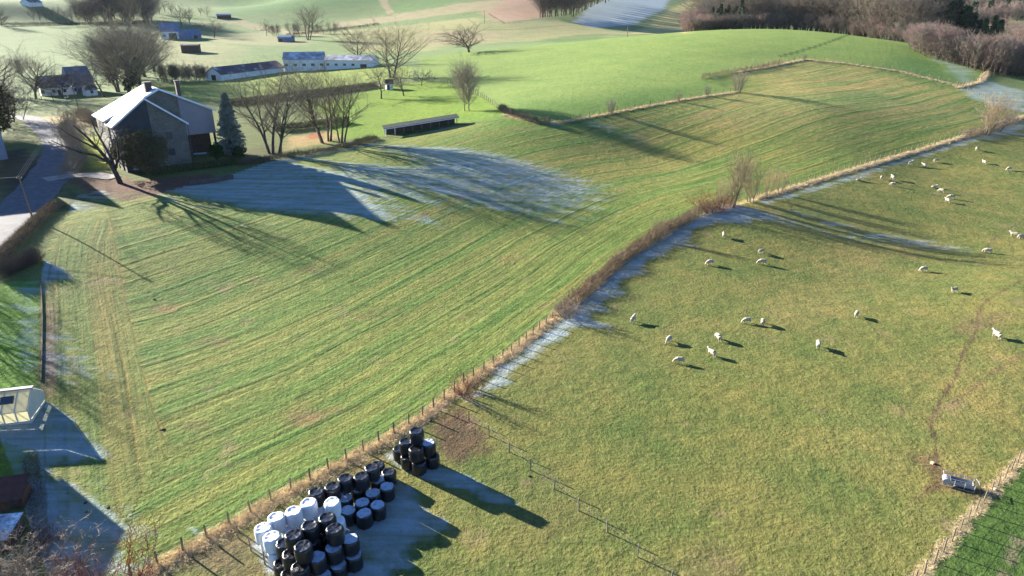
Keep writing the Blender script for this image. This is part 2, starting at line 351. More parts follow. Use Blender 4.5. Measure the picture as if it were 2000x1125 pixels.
frost([(905,790),(960,724),(1080,630),(1130,592),(1165,612),(1100,662),(1030,712),(965,768)],1.2,.95)
frost([(1440,412),(1540,398),(1660,425),(1775,450),(1700,448),(1820,508),(1690,485),(1560,450),(1480,440)],2,.5)
frost([(985,242),(1050,248),(1095,248),(1193,230),(1330,203),(1441,187),(1441,191),(1330,210),(1193,238),(1095,256),(1010,252)],1.2,.45)
frost([(85,540),(105,545),(112,580),(90,600)],1.5,.4)
frost([(150,990),(235,1030),(232,1070),(170,1110),(120,1080)],1.5,.5)
frost([(1788,98),(1830,104),(1920,140),(1925,150),(1880,168),(1840,140)],4,.7)
frost([(1862,178),(1920,152),(1932,142),(1945,160),(2020,180),(2020,222),(1960,215),(1910,200)],3,.8)
frost([(1115,42),(1150,10),(1200,-10),(1315,-10),(1300,20),(1240,50),(1160,55)],5,1.0)
frost([(150,75),(210,50),(260,56),(230,64),(140,62)],8,.35)
frost([(330,105),(400,104),(430,118),(410,124),(340,112)],4,.5)
frost([(380,80),(430,86),(450,96),(400,94)],4,.5)
frost([(0,12),(60,4),(180,22),(160,30),(60,18)],6,.5)

r=np.r_[0,6,12,17,21,np.geomspace(24,1350,550)]
a=np.radians(np.r_[np.arange(-180,-50,6),np.arange(-50,-43,.7),np.arange(-43,43,.1),np.arange(43,50,.7),np.arange(50,180,6)])
A,R=np.meshgrid(a,r); X=R*np.sin(A); Y=R*np.cos(A); P=np.c_[X.ravel(),Y.ravel()]
Z=hz(P[:,0],P[:,1])
nA,nR=len(a),len(r)
bump=np.sin(P[:,0]*.9+P[:,1]*.35)*np.sin(P[:,1]*.7-P[:,0]*.2)*.008
Z=Z+bump*(R.ravel()>20)
def sub(poly,m): 
    lo=poly[:,:2].min(0)-m; hi=poly[:,:2].max(0)+m
    return np.nonzero((P[:,0]>lo[0])&(P[:,0]<hi[0])&(P[:,1]>lo[1])&(P[:,1]<hi[1]))[0]
col=np.tile(np.array(VAL),(len(P),1)); reg=np.zeros(len(P),np.int32); kind=np.zeros((len(P),3)); fr=np.zeros(len(P)); crd=np.zeros((len(P),3))
near=np.clip((R.ravel()-40)/500,0,1)
def region(name,c,i,w=.5):
    k=sub(POLY[name],4); d=sdist(POLY[name],P[k]); f=smooth(w,-w,d)[:,None]
    col[k]=col[k]*(1-f)+np.array(c)*f; reg[k[d<0]]=i; return k,f[:,0]
# default near ground is rough grass
g=smooth(330,230,R.ravel())[:,None]; col=col*(1-g)+np.array((.11,.135,.045))*g
region('paddock',(.19,.25,.055),0,1.5); k,f=region('pasture',PAS,2); kind[k,1]=f
k,f=region('hay',HAY,1); kind[k,0]=f; kind[k,1]*=1-f
k,f=region('hill',HIL,3,1); kind[k,2]=f; k,f=region('lawn',LAW,5,1); k,f=region('crop',CRO,4,.3)
GL=line([(-40,560),(78,545),(80,640),(78,740),(60,800),(-40,840)],30,True); POLY['garden']=GL; region('garden',(.085,.19,.02),6,.6)
POLY['garden2']=line([(-40,880),(0,862),(75,880),(80,930),(40,930),(-40,930)],30,True); region('garden2',(.13,.19,.025),6,.6)
for poly,w,c,k in SOFT:
    i=sub(poly,w*2); d=sdist(poly,P[i]); wob=(np.sin(P[i,0]*1.7/w+P[i,1]*.9/w)+np.sin(P[i,1]*2.3/w-P[i,0]*1.1/w))*.25*w
    f=(smooth(w,-w,d+wob)*k)[:,None]; col[i]=col[i]*(1-f)+c*f
for pa,w,cc in ((FENCE,.8,(.52,.40,.25)),(HILLF,.7,(.27,.24,.14)),(RF,.35,(.36,.29,.17))):
    i=sub(pa,4); d,_,al=pdist(pa,P[i]); f=(smooth(w*1.4,w*.5,d+.25*np.sin(al*1.9))*.85)[:,None]; col[i]=col[i]*(1-f)+np.array(cc)*f
for px,w,c,k in TRACKS:
    pa=line(px,20); i=sub(pa,3); d,_,al=pdist(pa,P[i]); w2=w*(1+.5*np.sin(al*1.3)); f=(smooth(w2*1.8,w2*.6,d)*k)[:,None]; col[i]=col[i]*(1-f)+np.array(c)*f
for poly,w,k in FROST:
    i=sub(poly,w*3); d=sdist(poly,P[i]); wob=(np.sin(P[i,0]*1.3/w+P[i,1]*.7/w)+np.sin(P[i,1]*1.9/w-P[i,0]*1.2/w))*.22*w
    fr[i]=np.maximum(fr[i],smooth(w*1.7,-w*1.5,d+wob)*k)
i=np.nonzero(kind[:,0]>0)[0]; d,sd,al=pdist(resample(FENCE,6),P[i]); crd[i,0]=d; crd[i,1]=al
# the headland beside the garden was cut along the garden edge, so its stripes run that way
GE=line([(80,1140),(80,960),(84,740),(80,540),(92,478),(128,420)],30); HL=line([(92,545),(128,440),(215,425),(240,560),(270,700),(300,810),(330,880),(250,1010),(90,1120),(86,740)],30,True)
j=i[sdist(HL,P[i])<0]; d,sd,al=pdist(GE,P[j]); crd[j,0]=d; crd[j,1]=al; crd[j,2]=1
i=np.nonzero(kind[:,1]>0)[0]; d,sd,al=pdist(RF,P[i]); crd[i,0]=d; crd[i,1]=al
V3=np.c_[P,Z]
i0=np.arange(nR-1)[:,None]*nA+np.arange(nA)[None]; j1=np.arange(nR-1)[:,None]*nA+(np.arange(nA)[None]+1)%nA
Q=np.stack([i0,j1,j1+nA,i0+nA],-1).reshape(-1,4)[:,::-1]
# ground shader
gm,t,b=newmat('turf')
AT=lambda n:N(t,'ShaderNodeAttribute',attribute_name=n)
ac=AT('col'); ak=AT('kind'); af=AT('rime'); as_=AT('mow')
geo=N(t,'ShaderNodeNewGeometry'); pos=geo.outputs['Position']
def anis(sx,sy,detail,rough=.6):
    mp=N(t,'ShaderNodeMapping'); mp.inputs['Scale'].default_value=(sx,sy,1); t.links.new(as_.outputs['Vector'],mp.inputs[0]); return noise(t,mp.outputs[0],1,detail,rough)
ks=N(t,'ShaderNodeSeparateColor'); t.links.new(ak.outputs['Color'],ks.inputs[0]); hay,pas,hil=ks.outputs[0],ks.outputs[1],ks.outputs[2]
n_f=noise(t,pos,3.2,3,.65); n_m=noise(t,pos,.7,4,.6); n_l=noise(t,pos,.09,3,.6); n_x=noise(t,pos,.025,3,.5)
c=ac.outputs['Color']
c=mixc(t,1.0,c,ramp(t,n_f,.25,.75,(.62,.62,.60,1),(1.38,1.36,1.3,1)),'MULTIPLY')
c=mixc(t,1.0,c,ramp(t,n_m,.28,.72,(.80,.84,.8,1),(1.2,1.15,1.15,1)),'MULTIPLY')
c=mixc(t,1.0,c,ramp(t,n_l,.3,.7,(.86,.92,.86,1),(1.14,1.07,1.05,1)),'MULTIPLY')
# mown swaths: fine streaks and broad darker wheel lines along the cut
s1=anis(1.6,.05,2); s2=anis(.33,.012,2); s3=anis(.75,.02,3)
cs=mixc(t,ramp(t,s2,.38,.62),(.72,.95,.75,1),(1.25,1.05,1.0,1)); cs=mixc(t,1.0,cs,ramp(t,s1,.3,.7,(.82,.86,.82,1),(1.18,1.12,1.1,1)),'MULTIPLY')
cs=mixc(t,1.0,cs,ramp(t,s3,.30,.42,(.42,.66,.46,1),(1,1,1,1)),'MULTIPLY')
ms_=N(t,'ShaderNodeSeparateXYZ'); t.links.new(as_.outputs['Vector'],ms_.inputs[0])
def lines(per,wid,off_):
    d_=math_(t,'ADD',math_(t,'DIVIDE',ms_.outputs[0],per),math_(t,'MULTIPLY',anis(.05,.02,2),off_*.35)); f_=math_(t,'ABSOLUTE',math_(t,'SUBTRACT',math_(t,'FRACT',d_),.5))
    return math_(t,'SUBTRACT',1.0,ramp(t,f_,wid*.4,wid))
l1=math_(t,'MULTIPLY',lines(5.6,.085,1.6),ramp(t,anis(.4,.03,2),.36,.52)); l2=math_(t,'MULTIPLY',lines(2.8,.10,2.3),ramp(t,anis(.5,.03,2),.46,.6))
l3=math_(t,'MULTIPLY',lines(4.1,.10,3.1),ramp(t,anis(.3,.03,2),.45,.6))
cs=mixc(t,math_(t,'MULTIPLY',l1,.5),cs,(.40,.62,.45,1)); cs=mixc(t,math_(t,'MULTIPLY',l2,.4),cs,(.45,.68,.5,1)); cs=mixc(t,math_(t,'MULTIPLY',l3,.6),cs,(1.5,1.3,1.25,1))
c=mixc(t,hay,c,mixc(t,1.0,c,cs,'MULTIPLY'))
pb=ramp(t,noise(t,pos,.12,4,.65),.35,.65,(.70,.86,.72,1),(1.22,1.06,1.0,1)); c=mixc(t,pas,c,mixc(t,1.0,c,pb,'MULTIPLY')); sp=anis(.9,.10,3); cp=ramp(t,sp,.3,.7,(.88,.92,.88,1),(1.12,1.08,1.06,1)); c=mixc(t,pas,c,mixc(t,1.0,c,cp,'MULTIPLY'))
# straw-coloured dead blades and bluish lush clumps
tuft=ramp(t,noise(t,pos,1.9,3,.7),.56,.72); c=mixc(t,math_(t,'MULTIPLY',tuft,math_(t,'MULTIPLY',math_(t,'ADD',hay,pas),.42)),c,(.30,.235,.10))
lush=ramp(t,noise(t,pos,.33,4,.7),.55,.72); c=mixc(t,math_(t,'MULTIPLY',lush,math_(t,'MULTIPLY',hay,.45)),c,(.055,.13,.03))
bare=ramp(t,noise(t,pos,.17,4,.7),.60,.73); c=mixc(t,math_(t,'MULTIPLY',bare,math_(t,'MULTIPLY',math_(t,'ADD',hay,pas),.55)),c,(.235,.155,.095))
dung=ramp(t,noise(t,pos,1.15,2,.5),.70,.74); c=mixc(t,math_(t,'MULTIPLY',dung,math_(t,'MULTIPLY',pas,.55)),c,(.07,.07,.03))
# rime
rim=math_(t,'SUBTRACT',math_(t,'MULTIPLY',af.outputs['Fac'],1.55),math_(t,'MULTIPLY',math_(t,'ADD',n_f,n_m),.62)); 
mr=N(t,'ShaderNodeMapping'); mr.inputs['Rotation'].default_value=(0,0,-SUN_AZ); mr.inputs['Scale'].default_value=(.06,.8,1); t.links.new(pos,mr.inputs[0])
streak=noise(t,mr.outputs[0],1,4,.65)
rim=math_(t,'ADD',rim,math_(t,'MULTIPLY',math_(t,'SUBTRACT',streak,.54),1.5)); rim=ramp(t,rim,.14,.86)
c=mixc(t,math_(t,'MULTIPLY',rim,.55),c,(.44,.52,.60))
t.links.new(c,b.inputs['Base Color']); b.inputs['Roughness'].default_value=.95; b.inputs['Specular IOR Level'].default_value=.12
hh=math_(t,'ADD',math_(t,'ADD',math_(t,'MULTIPLY',n_f,.5),math_(t,'MULTIPLY',noise(t,pos,11,2,.6),.22)),n_m); hh=math_(t,'SUBTRACT',hh,math_(t,'MULTIPLY',math_(t,'MULTIPLY',l1,hay),.22)); hh=math_(t,'ADD',hh,math_(t,'MULTIPLY',math_(t,'MULTIPLY',s1,hay),.6))
bp=N(t,'ShaderNodeBump',i_Strength=.85,i_Distance=.25); t.links.new(hh,bp.inputs['Height']); t.links.new(bp.outputs[0],b.inputs['Normal'])
freg=reg[Q[:,0]]
def ground_piece(name,mask):
    q=Q[mask]; u,inv=np.unique(q,return_inverse=True); me=raw(name,V3[u],[inv.reshape(-1,4)],[gm],smoothf=True)
    at_=me.attributes.new('col','FLOAT_COLOR','POINT'); at_.data.foreach_set('color',np.c_[col[u],np.ones(len(u))].astype(np.float32).ravel())
    at_=me.attributes.new('kind','FLOAT_COLOR','POINT'); at_.data.foreach_set('color',np.c_[kind[u],np.ones(len(u))].astype(np.float32).ravel())
    at_=me.attributes.new('rime','FLOAT','POINT'); at_.data.foreach_set('value',fr[u].astype(np.float32))
    at_=me.attributes.new('mow','FLOAT_VECTOR','POINT'); at_.data.foreach_set('vector',crd[u].astype(np.float32).ravel())
    o=link(name,me); o['kind']='structure'; PIECES.append((me,u)); return o
PIECES=[]
for i,n in enumerate(('ground','hay_field','sheep_pasture','hill_meadow','crop_field','garden_lawn','yard_lawn')): 
    if (freg==i).any(): ground_piece(n,freg==i)
# the lane and the drive: thin sheets lying on the land
def ribbon(name,path,w,m,lift=.05,cross=5):
    p=resample(path,1.2); tn=np.gradient(p[:,:2],axis=0); tn/=np.linalg.norm(tn,axis=1)[:,None]; nn=np.c_[-tn[:,1],tn[:,0]]
    us=np.linspace(-.5,.5,cross); w=np.interp(np.linspace(0,1,len(p)),np.linspace(0,1,len(w)),w); wv=w*(1+.04*np.sin(np.arange(len(p))*.7))
    xy=p[:,None,:2]+nn[:,None]*us[None,:,None]*wv[:,None,None]; z=hz(xy[...,0],xy[...,1])+lift+.04
    n=len(p); i=np.arange(n-1)[:,None]*cross+np.arange(cross-1)[None]; q=np.stack([i,i+1,i+1+cross,i+cross],-1).reshape(-1,4)
    o=link(name,raw(name,np.c_[xy.reshape(-1,2),z.ravel()],[q],[m],smoothf=True)); o['kind']='structure'; return o
M['asphalt']=mat('asphalt',(.10,.10,.108),.85,.3,.8,bump=.2); M['gravel']=mat('gravel',(.30,.27,.24),.9,.3,1.5,bump=.4)
ribbon('road',ROAD,[7.5,7.5,8,8,7,6,6.5,6,5],M['asphalt'])
ribbon('path',DRIVE,[4,3.5,4,3],M['gravel'],.08)
# ------------------------------------------------------------------ plants: bare winter trees, conifers, hedges
def unit(v): return v/np.maximum(np.linalg.norm(v,axis=-1,keepdims=True),1e-9)
def walk(p0,d0,L,nseg,wob,up,R):
    P=[p0]; d=unit(d0); st=(L/nseg)[:,None]
    for i in range(nseg):
        d=unit(d+R.normal(0,wob,d.shape)+np.array([0,0,up])); P.append(P[-1]+d*st)
    return np.stack(P,1)
def spawn(P,r,L,n,t0,t1,ang,angv,lr,shape,rr,nseg,wob,up,R,rmin=.006):
    """children on every stem of a level"""
    m=len(P); k=P.shape[1]-1
    t=np.clip((np.arange(n)[None]+R.uniform(.1,.9,(m,n)))/n,0,1); t=t0+(t1-t0)*t
    u=t*k; i=np.minimum(u.astype(int),k-1); f=(u-i)[...,None]; ar=np.arange(m)[:,None]
    a,b=P[ar,i],P[ar,i+1]; base=a+(b-a)*f; tg=unit(b-a)
    ref=np.where(np.abs(tg[...,2:3])>.95,np.array([1.,0,0]),np.array([0,0,1.])); e1=unit(np.cross(tg,ref)); e2=np.cross(tg,e1)
    az=(np.arange(n)[None]*2.4+R.uniform(0,6.28,(m,1))+R.normal(0,.5,(m,n)))[...,None]
    an=np.radians(R.normal(ang,angv,(m,n)))[...,None]
    d=tg*np.cos(an)+(e1*np.cos(az)+e2*np.sin(az))*np.sin(an)
    ln=L[:,None]*lr*shape((t-t0)/(max(t1-t0,1e-6)))*R.uniform(.75,1.2,(m,n))
    rad=np.minimum(np.maximum(r[:,None]*(1-.75*t)*rr,rmin),ln*.05+.004)
    base=base.reshape(-1,3);d=d.reshape(-1,3);ln=ln.ravel();rad=rad.ravel()
    return walk(base,d,ln,nseg,wob,up,R),rad,ln
def tubes(P,r,k,tip=.2):
    m,n,_=P.shape; T=np.empty_like(P); T[:,1:-1]=P[:,2:]-P[:,:-2]; T[:,0]=P[:,1]-P[:,0]; T[:,-1]=P[:,-1]-P[:,-2]; T=unit(T)
    ref=np.where(np.abs(T[:,:1,2:3])>.9,np.array([1.,0,0]),np.array([0,0,1.])); A=unit(np.cross(T,np.broadcast_to(ref,T.shape))); B=np.cross(T,A)
    rr=r[:,None]*np.linspace(1,tip,n)[None]; an=np.arange(k)*2*PI/k
    V=P[:,:,None]+rr[:,:,None,None]*(A[:,:,None]*np.cos(an)[None,None,:,None]+B[:,:,None]*np.sin(an)[None,None,:,None])
    idx=np.arange(m*n*k).reshape(m,n,k); nx=np.roll(idx,-1,2)
    q=np.stack([idx[:,:-1],nx[:,:-1],nx[:,1:],idx[:,1:]],-1).reshape(-1,4)
    return V.reshape(-1,3),q
def join(parts):
    V=[];Q=[];b=0
    for v,q in parts: V.append(v);Q.append(q+b);b+=len(v)
    return np.concatenate(V),np.concatenate(Q)
class Proto: pass
SH={'round':lambda t:.35+1.0*np.sin(PI*np.clip(t*.8+.2,0,1)),'cone':lambda t:1.1-.85*t,'flat':lambda t:np.ones_like(t),'vase':lambda t:.75+.35*np.sin(PI*t),'late':lambda t:.6+.5*t}
def bare(seed,height,stems=1,spread=.1,r0=.3,levels=(),trunkmat='bark',twigmat='twig_brown',base=.3,nseg0=8,wob0=.05,hvar=.1,clump=.3,up0=.04,split=1):
    """levels: (n,t0,t1,angle,anglevar,lenratio,shape,rratio,nseg,wob,up,rmin)"""
    R=np.random.default_rng(seed); az=R.uniform(0,6.28,stems)+np.arange(stems)*2.4
    lean=spread*(R.uniform(.5,1.3,stems) if stems>1 else R.uniform(.0,1,stems))
    d=np.c_[np.cos(az)*lean,np.sin(az)*lean,np.ones(stems)]
    p=np.c_[np.cos(az)*clump*(stems>1),np.sin(az)*clump*(stems>1),np.full(stems,-.3)]
    L=height*R.uniform(1-hvar*2,1,stems)*.93; L[0]=height*.95
    P=walk(p,d,L,nseg0,wob0,up0,R); r=np.full(stems,r0)*L/L.max()
    tr=[tubes(P,r,7,.12)]; cr=[]
    for li,(n,t0,t1,ang,av,lr,sh,rr,ns,wb,up,rm) in enumerate(levels):
        P,r,L=spawn(P,r,L,n,t0,t1,ang,av,lr,SH[sh],rr,ns,wb,up,R,rm)
        (tr if li<split else cr).append(tubes(P,r,5 if li==0 else 3,.25))
    o=Proto(); V,q=join(tr); o.trunk=raw('trunk',V,[q],[M[trunkmat]],smoothf=True); V2,q2=join(cr); o.crown=raw('crown',V2,[q2],[M[twigmat]])
    o.h=float(np.percentile(V2[:,2],97.5)); o.w=np.percentile(np.hypot(V2[:,0],V2[:,1]),95)*2; return o
def quads(C,D,U,w,l):
    """leaf blades: centre, direction, side, half width, length"""
    D=unit(D); S_=unit(np.cross(D,U)); a=C-S_*w[:,None]; b=C+S_*w[:,None]; e=C+D*l[:,None]
    V=np.stack([a,b,e+S_*w[:,None]*.45,e-S_*w[:,None]*.45],1).reshape(-1,3); return V,np.arange(len(V)).reshape(-1,4)
def conifer(seed,height,width,nwh,per,needlemat,droop=-.25,taper=1.0,leaf=.35,first=.06,dens=16,topr=.05):
    R=np.random.default_rng(seed); Z=np.linspace(first,.97,nwh); o=Proto()
    tp=np.array([[[0,0,-.2],[.05,0,height*.3],[0,.05,height*.7],[0,0,height*.99]]])
    tr=[tubes(tp,np.array([height*.016+.06]),7,.1)]; bs=[];bl=[]
    for z in Z:
        rad=width/2*((1-z)**taper)*(1-.35*max(0,.18-z)/.18)+topr
        for k in range(per):
            a=R.uniform(0,6.28); bs.append((0,0,z*height,a)); bl.append(rad*R.uniform(.72,1.15))
    bs=np.array(bs); bl=np.array(bl); d=np.c_[np.cos(bs[:,3]),np.sin(bs[:,3]),R.normal(droop,.1,len(bs))+.35*bs[:,2]/height]
    P=walk(bs[:,:3],d,bl,4,.07,.03,R); tr.append(tubes(P,bl*.022+.01,3,.3))
    m=len(P); t=R.uniform(.12,1,(m,dens))**.8; u=t*4; i=np.minimum(u.astype(int),3); f=(u-i)[...,None]; ar=np.arange(m)[:,None]
    C=(P[ar,i]*(1-f)+P[ar,i+1]*f).reshape(-1,3); T=unit(P[ar,i+1]-P[ar,i]).reshape(-1,3)
    C=C+R.normal(0,leaf*.28,C.shape); D=T+R.normal(0,.65,T.shape)+np.array([0,0,-.25]); n=len(C)
    V,q=quads(C,D,R.normal(0,1,C.shape)+np.array([0,0,.6]),R.uniform(.25,.5,n)*leaf,R.uniform(.7,1.5,n)*leaf)
    v,qq=join(tr); o.trunk=raw('trunk',v,[qq],[M['bark_dark']],smoothf=True); o.crown=raw('crown',V,[q],[M[needlemat]]); o.h=height; o.w=width; return o
def leafy(seed,height,width,mat_,n=9000,leaf=.16,trunk=.12,clumps=40,low=.2):
    """evergreen: leaves gathered in clumps on short limbs"""
    R=np.random.default_rng(seed); o=Proto()
    th=R.uniform(0,6.28,clumps); ph=np.arccos(R.uniform(-.75,1,clumps)); rr=R.uniform(.45,1,clumps)**.6
    cc=np.c_[np.sin(ph)*np.cos(th)*rr*width*.42,np.sin(ph)*np.sin(th)*rr*width*.42,height*(low+(1-low)*.5)+np.cos(ph)*rr*height*(1-low)*.46]
    cs=R.uniform(.10,.2,clumps)*width
    k=R.integers(0,clumps,n); dv=unit(R.normal(0,1,(n,3))); C=cc[k]+dv*(cs[k]*R.uniform(.5,1.05,n)**.5)[:,None]*np.array([1,1,.75])
    V,q=quads(C,dv+R.normal(0,.6,dv.shape),R.normal(0,1,dv.shape),R.uniform(.3,.6,n)*leaf,R.uniform(.7,1.4,n)*leaf)
    base=np.zeros((clumps,3)); base[:,2]=height*.1; L=np.linalg.norm(cc-base,axis=1)
    Pt=walk(base,cc-base,L,3,.05,0,R); v,qq=join([tubes(np.array([[[0,0,-.2],[0,0,height*.25],[.05,0,height*.6]]]),np.array([trunk]),7,.4),tubes(Pt,np.full(clumps,trunk*.3),3,.3)])
    o.trunk=raw('trunk',v,[qq],[M['bark_dark']]); o.crown=raw('crown',V,[q],[M[mat_]]); o.h=height; o.w=width; return o
def plant(p,name,loc,h,label,cat,group=None,rz=None,wide=1,trunkname='trunk',crownname='crown'):
    s=h/p.h; e=empty(name,loc,random.uniform(0,6.28) if rz is None else rz); e.scale=(s*wide,s*wide,s); tag(e,label,cat,group)
    link(trunkname,p.trunk,e); link(crownname,p.crown,e); 
    for nm,me in getattr(p,'extra',()): link(nm,me,e)
    return e
def plant_px(p,name,px,py,top,label,cat,group=None,rz=None,wide=1,hmul=1):
    if cat=='tree' and group is None: wide*=1.28
    L=at(px,py); return plant(p,name,L,(zat(L[0],L[1],top)-L[2])*hmul,label,cat,group,rz,wide)

# tree kinds ------------------------------------------------- n  t0  t1 ang av  lr  shape  rr ns wob up rmin
PR={}
PR['tall1']=bare(11,20,3,.15,.29,((13,.22,.97,40,8,.42,'round',.56,5,.07,.10,.045),(10,.12,1,42,10,.46,'late',.6,4,.09,.05,.017),(14,.1,1,40,12,.46,'late',.6,3,.1,.04,.0115)),'bark','twig_olive',clump=.6)
PR['tall2']=bare(12,20,5,.21,.29,((11,.25,.97,40,8,.40,'round',.56,5,.07,.12,.045),(9,.12,1,42,10,.46,'late',.6,4,.09,.05,.017),(13,.1,1,40,12,.46,'late',.6,3,.1,.04,.0115)),'bark','twig_olive',clump=1.1)
PR['big']=bare(13,20,2,.16,.40,((16,.14,.95,50,9,.56,'round',.5,6,.08,.08,.05),(11,.12,1,42,10,.46,'late',.6,4,.09,.05,.026),(12,.1,1,40,12,.48,'late',.6,3,.1,.04,.018)),'bark','twig_olive',clump=.5)
PR['bigd']=bare(26,20,2,.14,.4,((18,.12,.96,48,9,.54,'round',.5,6,.08,.08,.05),(12,.1,1,42,10,.46,'late',.6,4,.09,.05,.028),(14,.08,1,40,12,.48,'late',.6,3,.1,.04,.02)),'bark','twig_grey',clump=.6)
PR['oak']=bare(14,14,1,.05,.45,((22,.15,.9,62,9,.64,'round',.55,6,.10,.07,.055),(12,.12,1,45,12,.44,'late',.6,4,.11,.05,.026),(13,.1,1,42,12,.46,'late',.6,3,.12,.03,.018)),'bark','twig_brown',wob0=.07)
PR['round']=bare(15,12,1,.05,.22,((16,.18,.92,52,9,.54,'round',.5,5,.08,.10,.035),(11,.12,1,42,10,.44,'late',.6,4,.09,.06,.02),(12,.1,1,38,12,.46,'late',.6,3,.1,.04,.015)),'bark_dark','twig_brown')
PR['fruit']=bare(16,8,1,.1,.2,((14,.28,.9,60,10,.6,'round',.5,5,.12,.06,.035),(11,.1,1,45,12,.48,'late',.6,4,.13,.03,.02),(14,.08,1,42,14,.46,'late',.6,3,.14,.02,.015)),'bark_dark','twig_grey',wob0=.1)
PR['birch']=bare(17,13,2,.06,.2,((34,.14,.97,44,9,.42,'round',.45,5,.06,.05,.026),(14,.1,1,38,12,.44,'late',.6,4,.09,.0,.015),(12,.1,1,36,12,.52,'late',.6,3,.1,-.03,.012)),'bark_pale','twig_pale',clump=.9)
PR['wood1']=bare(18,20,1,.05,.3,((20,.08,.97,52,10,.48,'round',.5,5,.08,.09,.045),(11,.1,1,44,12,.46,'late',.6,4,.1,.05,.03),(11,.08,1,42,14,.5,'late',.6,3,.12,.03,.026)),'bark_dark','twig_brown')
PR['wood2']=bare(19,20,2,.10,.26,((16,.1,.97,44,10,.46,'round',.5,5,.08,.09,.045),(11,.1,1,44,12,.46,'late',.6,4,.1,.05,.03),(10,.08,1,42,14,.5,'late',.6,3,.12,.03,.026)),'bark','twig_grey',clump=.6)
PR['wood3']=bare(20,18,1,.06,.24,((18,.22,.97,46,10,.42,'round',.5,5,.08,.09,.045),(11,.1,1,44,12,.46,'late',.6,4,.1,.05,.03),(11,.08,1,42,14,.5,'late',.6,3,.12,.03,.024)),'bark','twig_brown')
PR['thicket']=bare(21,9,7,.24,.10,((10,.1,.97,36,10,.38,'round',.5,4,.08,.10,.024),(9,.1,1,38,12,.45,'late',.6,3,.1,.06,.02),(9,.1,1,38,14,.5,'late',.6,3,.12,.03,.018)),'bark','twig_pink',clump=1.6)
PR['thicket2']=bare(22,9,6,.26,.10,((10,.1,.97,38,10,.38,'round',.5,4,.08,.10,.024),(9,.1,1,38,12,.45,'late',.6,3,.1,.06,.02),(9,.1,1,38,14,.5,'late',.6,3,.12,.03,.018)),'bark','twig_grey',clump=1.6)
PR['bush']=bare(23,4,16,.46,.035,((8,.12,.98,32,10,.42,'late',.55,3,.1,.08,.013),(7,.1,1,38,12,.46,'late',.6,3,.12,.05,.010),(7,.1,1,38,12,.5,'late',.6,2,.12,.03,.008)),'bark','twig_pale',clump=.5)
PR['bushred']=bare(24,2.4,18,.6,.022,((7,.12,.98,34,10,.44,'late',.55,3,.12,.05,.010),(7,.1,1,38,12,.5,'late',.6,2,.14,.03,.008)),'twig_red','twig_red',clump=.5)
PR['sapling']=bare(25,7,6,.22,.10,((12,.16,.98,30,9,.38,'late',.5,4,.08,.1,.016),(8,.1,1,36,12,.46,'late',.6,3,.1,.06,.012),(7,.1,1,38,12,.5,'late',.6,2,.12,.03,.009)),'twig_olive','twig_tan',clump=.5)
PR['pine']=conifer(31,22,7.5,26,7,'needle_dark',leaf=.75,dens=16,taper=.75)
PR['fir']=conifer(32,20,6.5,24,7,'needle_green',leaf=.7,dens=16,taper=.8)
PR['spruce']=conifer(33,13,7.0,36,11,'needle_frost',leaf=.34,dens=26,taper=.85,first=.07)
PR['evergreen']=leafy(34,7,10,'leaf_olive',14000,.22,.16,60,.12)
PR['holly']=leafy(35,6,4.2,'leaf_green',6000,.2,.1,30,.1)

# single trees, by where they stand -----------------------------------------------------------------
T=plant_px
T(PR['tall2'],'bare_tree',534,302,142,'broad-crowned bare tree of many stems to the right of the frosted conifer','tree',rz=.4,wide=1.2)
T(PR['tall2'],'bare_tree',640,278,128,'many-stemmed tall bare tree beside the yellow lawn, right of the first broad-crowned one','tree',rz=2.0,wide=1.05)
T(PR['tall1'],'bare_tree',668,277,150,'thin upright bare tree at the corner of the garden lawn','tree',rz=4.0)
T(PR['spruce'],'conifer',456,302,182,'narrow pale frosted conifer at the right side of the farmhouse','conifer')
T(PR['big'],'bare_tree',765,152,48,'tallest wide bare tree with pale branches behind the garden hut','tree',rz=1.1,wide=1.15)
T(PR['round'],'bare_tree',701,126,54,'rounded brown bare tree beside the end of the white barns','tree',rz=.3,wide=1.35)
T(PR['fruit'],'fruit_tree',745,193,128,'dark leaning fruit tree on the lawn, left of the garden hut','tree',rz=.6)
T(PR['fruit'],'fruit_tree',789,187,128,'dark round fruit tree on the lawn, just right of the garden hut','tree',rz=2.9,wide=.9)
T(PR['fruit'],'fruit_tree',823,168,134,'small pale fruit tree at the back corner of the lawn','tree',rz=4.4)
T(PR['birch'],'birch_tree',913,216,122,'pale twiggy twin-stemmed birch on the lawn near the hill meadow','tree',rz=0,wide=.72)
T(PR['oak'],'oak_tree',916,102,50,'broad domed bare oak standing alone at the edge of the hill meadow','tree',rz=1,wide=1.55)
